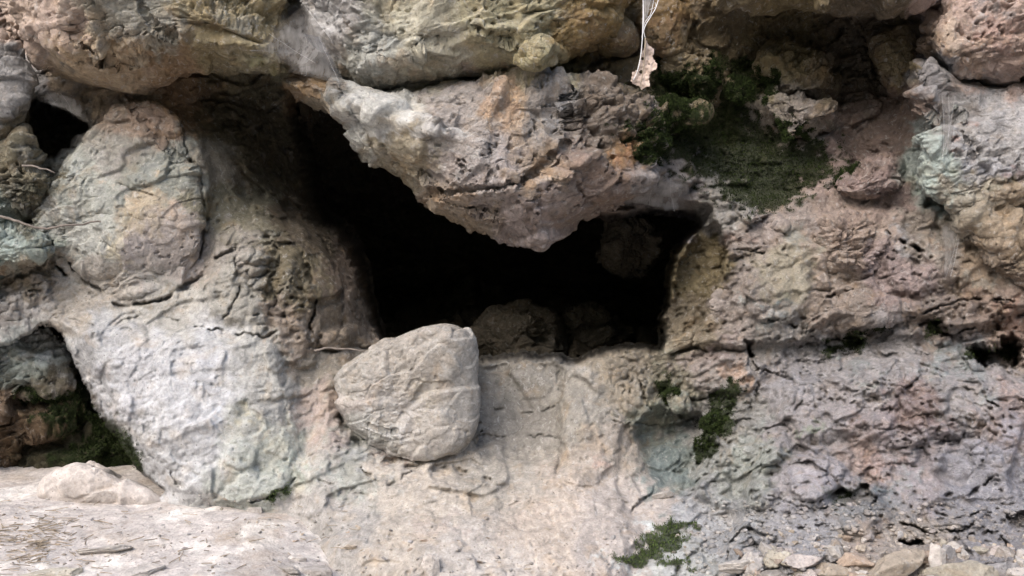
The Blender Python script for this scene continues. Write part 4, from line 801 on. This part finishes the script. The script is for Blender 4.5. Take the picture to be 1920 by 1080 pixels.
for px, py, sz, vr, st, lb in big:
    p, n = face_or_ground(px, py); s_ = sz / 600 * (p[1] + 3) / 3
    put_stone(tuple(p + np.array([0, -.25 * s_, .1 * s_])), s_ * 1.3, lb, None, 'loose_stone', 'stone', vr, (random.uniform(-.15, .15), random.uniform(-.2, .2), random.uniform(-.5, .5)), st)
cnt = 0
for k in range(700):
    if cnt >= 150: break
    px, py = random.uniform(1360, 1925), 1095 - abs(random.gauss(0, 34)) - (12 if random.random() < .3 else 0)
    if py < 985: continue
    if any(abs(px - b[0]) < b[2] and abs(py - b[1]) < b[2] for b in big): continue
    p, n = face_or_ground(px, py); sz = random.uniform(5, 23) * (1.0 if py > 1030 else .6); s_ = sz / 600 * (p[1] + 3) / 3
    put_stone(tuple(p - np.array([0, .2 * s_, 0])), s_, 'angular rubble stone among the heap along the lower right edge', 'rubble stones along the lower right'); cnt += 1
for k in range(70):
    px = random.uniform(0, 1300); py = random.uniform(930 if px < 500 else 990, 1078)
    p, n = face_or_ground(px, py); s_ = random.uniform(2.5, 7) / 600 * (p[1] + 3) / 3
    put_stone(tuple(p), s_, 'small pale pebble scattered on the dusty ground', 'pebbles scattered on the ground', 'pebble', 'pebble', stretch=(1.2, 1, .6))
# fine gravel: nobody could count it
vv, fv, gcs = [], [], []; base_n = 0
GM = [stone_mesh(500 + k, .6, 2) for k in range(14)]
for k in range(4200):
    if k % 3 == 0: px, py = random.uniform(-20, 1350), random.uniform(925, 1090)
    else: px, py = random.uniform(1300, 1930), random.uniform(940, 1090)
    if px < 1300 and px > 620 and py < 1020 and random.random() < .8: continue
    p, n = face_or_ground(px, py); co, f = GM[k % 14]; s_ = (random.random() ** 6 * 6.5 + .8) * (.75 if px < 1300 else 1) / 600
    th = random.uniform(0, 6.28); cs, sn = math.cos(th), math.sin(th); co = np.c_[co[:, 0] * cs - co[:, 1] * sn, co[:, 0] * sn + co[:, 1] * cs, co[:, 2]]
    vv.append(co * s_ + p); fv.append(f + base_n); gcs.append(np.tile((COL[int(round(np.interp(py, ay, iys))), int(round(np.interp(px, ax, ixs)))] * .65 + np.array([.14, .125, .11])) * random.uniform(.75, 1.2), (len(co), 1))); base_n += len(co)
vv = np.concatenate(vv); gcol = np.concatenate(gcs) * (1 + .4 * fbm(vv, 40, 2))[:, None]
tag(mesh_np('gravel', vv, np.concatenate(fv), M_STONE, gcol, np.full(len(vv), .5)), 'fine gravel and crumbs of rock strewn over the ground', kind='stuff')
# dry straw
def tube(path, rad, sides=5):
    path = np.asarray(path, float); n = len(path); rad = np.broadcast_to(rad, n); t = np.gradient(path, axis=0); t /= np.linalg.norm(t, axis=1)[:, None] + 1e-9
    a = np.cross(t, np.array([.31, .9, .2])); a /= np.linalg.norm(a, axis=1)[:, None] + 1e-9; b = np.cross(t, a); th = np.arange(sides) / sides * 2 * math.pi
    co = path[:, None] + rad[:, None, None] * (np.cos(th)[None, :, None] * a[:, None] + np.sin(th)[None, :, None] * b[:, None])
    i = np.arange(n - 1)[:, None] * sides + np.arange(sides)[None]; j = np.arange(n - 1)[:, None] * sides + (np.arange(sides)[None] + 1) % sides
    return co.reshape(-1, 3), np.stack([i, j, j + sides, i + sides], -1).reshape(-1, 4)
def merge(parts):
    vs, fs, k = [], [], 0
    for v_, f_ in parts: vs.append(v_); fs.append(f_ + k); k += len(v_)
    return np.concatenate(vs), np.concatenate(fs)
pr = []
for k in range(380):
    cx, cy = (random.gauss(50, 60), random.gauss(1010, 28)) if k % 3 else (random.uniform(0, 700), random.uniform(950, 1085))
    if cy < 930 or cy > 1095: continue
    p, n = face_or_ground(cx, cy); th = random.uniform(0, 6.28); L = random.uniform(.01, .045)
    d = np.array([math.cos(th), math.sin(th) * .8, random.uniform(-.05, .25)]); bend = np.array([-d[1], d[0], 0]) * random.uniform(-.3, .3)
    pr.append(tube([p + np.array([0, 0, .004]) + d * L * t + bend * L * t * t for t in np.linspace(0, 1, 4)], (.0007 + .0007 * random.random()), 4))
v_, f_ = merge(pr); tag(mesh_np('dry_litter', v_, f_, M_TWIG), 'dry straw and grass bits littering the ground at lower left', kind='stuff')
# a few distinct twigs on the left of the sill and across the wall
def twig(pts, rad, label, name='twig', mat=None, cat='twig', group=None):
    path = np.array([P(np.array(float(a)), np.array(float(b)), c) for a, b, c in pts]); path = smooth_poly3(path)
    path += .002 * np.random.RandomState(len(pts)).normal(size=path.shape)
    v_, f_ = tube(path, rad * np.linspace(1, .6, len(path)), 6); return tag(mesh_np(name, v_, f_, mat or M_TWIG, origin='base'), label, cat, group)
def smooth_poly3(p, n=5):
    out = []
    for i in range(len(p) - 1):
        p0, p1, p2, p3 = p[max(i - 1, 0)], p[i], p[i + 1], p[min(i + 2, len(p) - 1)]
        for k in range(n):
            t = k / n; out.append(.5 * (2 * p1 + (p2 - p0) * t + (2 * p0 - 5 * p1 + 4 * p2 - p3) * t * t + (3 * p1 - p0 - 3 * p2 + p3) * t ** 3))
    return np.array(out + [p[-1]])
M_ROOT = mat_plain('dusty_root', (.17, .145, .125), .9, .3, 60)
twig([(-30,402,-.17),(10,408,-.17),(50,422,-.17),(90,428,-.165),(130,422,-.155),(190,414,-.12)], .0045, 'dusty grey root stretched across the left edge to the egg shaped boulder', 'root', M_ROOT, 'root')
twig([(40,310,-.14),(75,314,-.15),(100,322,-.15)], .0035, 'short pale root stub beside the mossy left rock', 'root', M_ROOT, 'root')
twig([(588,658,-.06),(630,652,-.05),(690,660,-.04)], .004, 'grey stick lying at the left end of the sill', 'twig', M_ROOT)

# ------------------------------------------------------------------ cobwebs
def veil(edge_a, edge_b, label, sag=.02, n=26, m=18, threads=10, seed=1, name='cobweb', alpha=1.0):
    """a sheet of silk spun between two traced edges, with coarser threads as its part"""
    A = np.array([P(np.array(float(a)), np.array(float(b)), c) for a, b, c in edge_a]); B = np.array([P(np.array(float(a)), np.array(float(b)), c) for a, b, c in edge_b])
    def rs(p, k):
        t = np.linspace(0, len(p) - 1, k); return np.stack([np.interp(t, np.arange(len(p)), p[:, d]) for d in range(3)], -1)
    A, B = rs(A, n), rs(B, n); t = np.linspace(0, 1, m)[:, None, None]; G = A[None] * (1 - t) + B[None] * t
    G[..., 1] += sag * np.sin(np.pi * t[..., 0]) + .004 * fbm(G, 12, 3, seed)
    u = np.linspace(0, 1, n)[None]; fd = alpha * .8 * sst(0, .28, u + .1 * fbm(G, 30, 2, 5)) * sst(1, .72, u + .1 * fbm(G, 30, 2, 8)) * sst(0, .2, t[..., 0]) * sst(1, .8, t[..., 0]) * (1 - .45 * np.sin(np.pi * t[..., 0]) ** 2) * (.6 + .8 * np.clip(.5 + fbm(G, 16, 3, seed + 3), 0, 1))
    o = mesh_np(name, G.reshape(-1, 3), grid_faces(m, n), M_WEB, fade=fd.ravel(), origin='base'); tag(o, label, 'cobweb', 'cobwebs on the rocks')
    r = np.random.RandomState(seed); pr = []
    for k in range(3):
        a, b = r.randint(0, n, 2) if r.rand() < .4 else (lambda q: (q, min(n - 1, max(0, q + r.randint(-2, 3)))))(r.randint(0, n))
        tt = np.linspace(0, 1, 9)[:, None]; pa = A[a] * (1 - tt) + B[b] * tt; pa[:, 1] += sag * np.sin(np.pi * tt[:, 0]) - .002; pa += .004 * fbm(pa, 25, 2, k)[:, None]; pr.append(tube(pa, .0002, 3))
    v_, f_ = merge(pr); mesh_np('thread', v_, f_, M_THREAD, origin='base', parent=o)
    return o
veil([(1168,335,-.06),(1200,330,-.06),(1250,332,-.03),(1290,345,.02)], [(1150,392,.04),(1200,384,.04),(1250,398,.05),(1300,392,.07)], 'grey dusty cobweb sheet across the top right of the cave mouth', threads=14, seed=2, alpha=1.1)
veil([(470,95,-.20),(500,70,-.22),(530,40,-.22),(570,10,-.22)], [(560,128,-.28),(585,122,-.30),(600,110,-.30),(625,80,-.28)], 'funnel of grey cobweb slung between the two top boulders', threads=22, seed=3, alpha=.8)
veil([(560,60,-.2),(600,70,-.33)], [(540,135,-.2),(650,160,-.33)], 'cobweb sheet below the funnel where the top boulders meet', threads=14, seed=4, alpha=1.2)
veil([(62,182,-.02),(100,170,.0),(150,185,.02)], [(72,188,-.02),(120,205,.0),(165,232,.0)], 'faint cobweb over the small black hollow at upper left', threads=10, seed=5, alpha=1.2)
veil([(1762,178,-.24),(1775,178,-.24),(1790,180,-.24)], [(1764,300,-.26),(1772,290,-.26),(1780,300,-.26)], 'hanging strands of web down the crusted boulder', threads=8, seed=6, sag=-.01, alpha=.6)
veil([(1760,420,-.06),(1785,415,-.06),(1800,425,-.06)], [(1768,520,-.10),(1775,520,-.10),(1782,520,-.10)], 'wisp of web below the crusted boulder at right', threads=8, seed=7, sag=-.01)
veil([(1395,395,.0),(1420,385,.0)], [(1405,420,.0),(1430,412,.0)], 'tiny web beside the moss above the right lip', threads=5, seed=9, alpha=.6)

# ------------------------------------------------------------------ hanging leaf
LY = -.50
leaf_o = [(1209.8,73),(1216,84),(1226.5,92),(1227,101),(1223.7,107),(1229,114),(1233,122),(1231,130),(1224,134),(1221,136),(1217,146),(1219,155),(1218,163),(1210,164),(1203,170),(1198,163),(1190,160),(1182,153),(1184,145),(1185,137),(1190,133),(1194,128),(1199,115),(1201,104),(1205,95),(1207,90)]
poly = smooth_poly(leaf_o, 3); root = bpy.data.objects.new('hanging_leaf', None); S.collection.objects.link(root)
root.location = tuple(P(np.array(1203.), np.array(171.), LY)); tag(root, 'curled pinkish white dead leaf dangling from a web thread at top centre right', 'leaf')
lx = np.arange(1178, 1237, 1.2); ly = np.arange(70, 174, 1.2); LX, LYY = np.meshgrid(lx, ly)
sd = sdf(poly, LX, LYY) + 1.2 * perlin(np.stack([LX / 4, LYY / 4, 0 * LX], -1))
for hx, hy, hr in ((1205,110,2.2),(1202,135,2.6),(1195,131,1.4),(1217,120,.9)): sd = np.minimum(sd, np.hypot(LX - hx, LYY - hy) - hr)
curl = .012 * np.sin((LX - 1178) / 9.0 + LYY / 30) + .010 * fbm(np.stack([LX / 12, LYY / 12, 0 * LX], -1), 1, 3) + .004 * np.abs(LX - 1207 + (LYY - 120) * .2) / 8
lf = grid_faces(*LX.shape); lf = lf[(sd.ravel()[lf] > 0).all(1)]
fr = P(LX, LYY, LY + curl).reshape(-1, 3); used = np.unique(lf); remap = -np.ones(len(fr), int); remap[used] = np.arange(len(used))
blade = mesh_np('blade', fr[used], remap[lf], M_LEAF, origin=tuple(root.location)); blade.parent = root; blade.location = (0, 0, 0)
so = blade.modifiers.new('thickness', 'SOLIDIFY'); so.thickness = .0012
v_, f_ = tube([P(np.array(a), np.array(b), LY - .004 + .004 * math.sin(b / 9)) for a, b in ((1210., 72.), (1210., 90.), (1208., 110.), (1206., 130.), (1203., 150.), (1200., 164.))], np.array([.0022, .0018, .0015, .0012, .001, .0007]), 6)
mid = mesh_np('midrib', v_, f_, M_TWIG, origin=tuple(root.location)); mid.parent = root; mid.location = (0, 0, 0)
pr = []
def th(pts, r=.0008): pr.append(tube(smooth_poly3(np.array([P(np.array(float(a)), np.array(float(b)), c) for a, b, c in pts])), r, 5))
th([(1205,-60,-.38),(1206,20,-.47),(1205,60,LY),(1202,100,LY-.005),(1196,130,LY-.008),(1188,150,LY-.006)], .0012)
th([(1245,-40,-.36),(1232,8,-.45),(1222,28,-.47),(1210,48,-.49),(1204,70,LY)], .0011); th([(1230,-40,-.36),(1222,20,-.46),(1208,45,-.49),(1205,75,LY)], .0007)
th([(1210,72,LY),(1206,55,LY)], .0008); th([(1222,28,-.47),(1230,14,-.45),(1228,4,-.45)], .0009); th([(1207,10,-.45),(1216,18,-.46),(1228,14,-.45)], .0005); th([(1206,25,-.47),(1214,32,-.47),(1221,28,-.47)], .0005)
v_, f_ = merge(pr); tr = mesh_np('web_thread', v_, f_, M_THREAD, origin=tuple(root.location)); tag(tr, 'white web thread from which the dead leaf dangles', 'web thread')
veil([(1205,-40,-.42),(1215,-40,-.42),(1230,-40,-.42),(1240,-40,-.40)], [(1204,50,-.49),(1205,46,-.49),(1208,42,-.49),(1212,38,-.48)], 'narrow web cone spreading upward above the dangling leaf', threads=10, seed=12, sag=0, alpha=1.2)
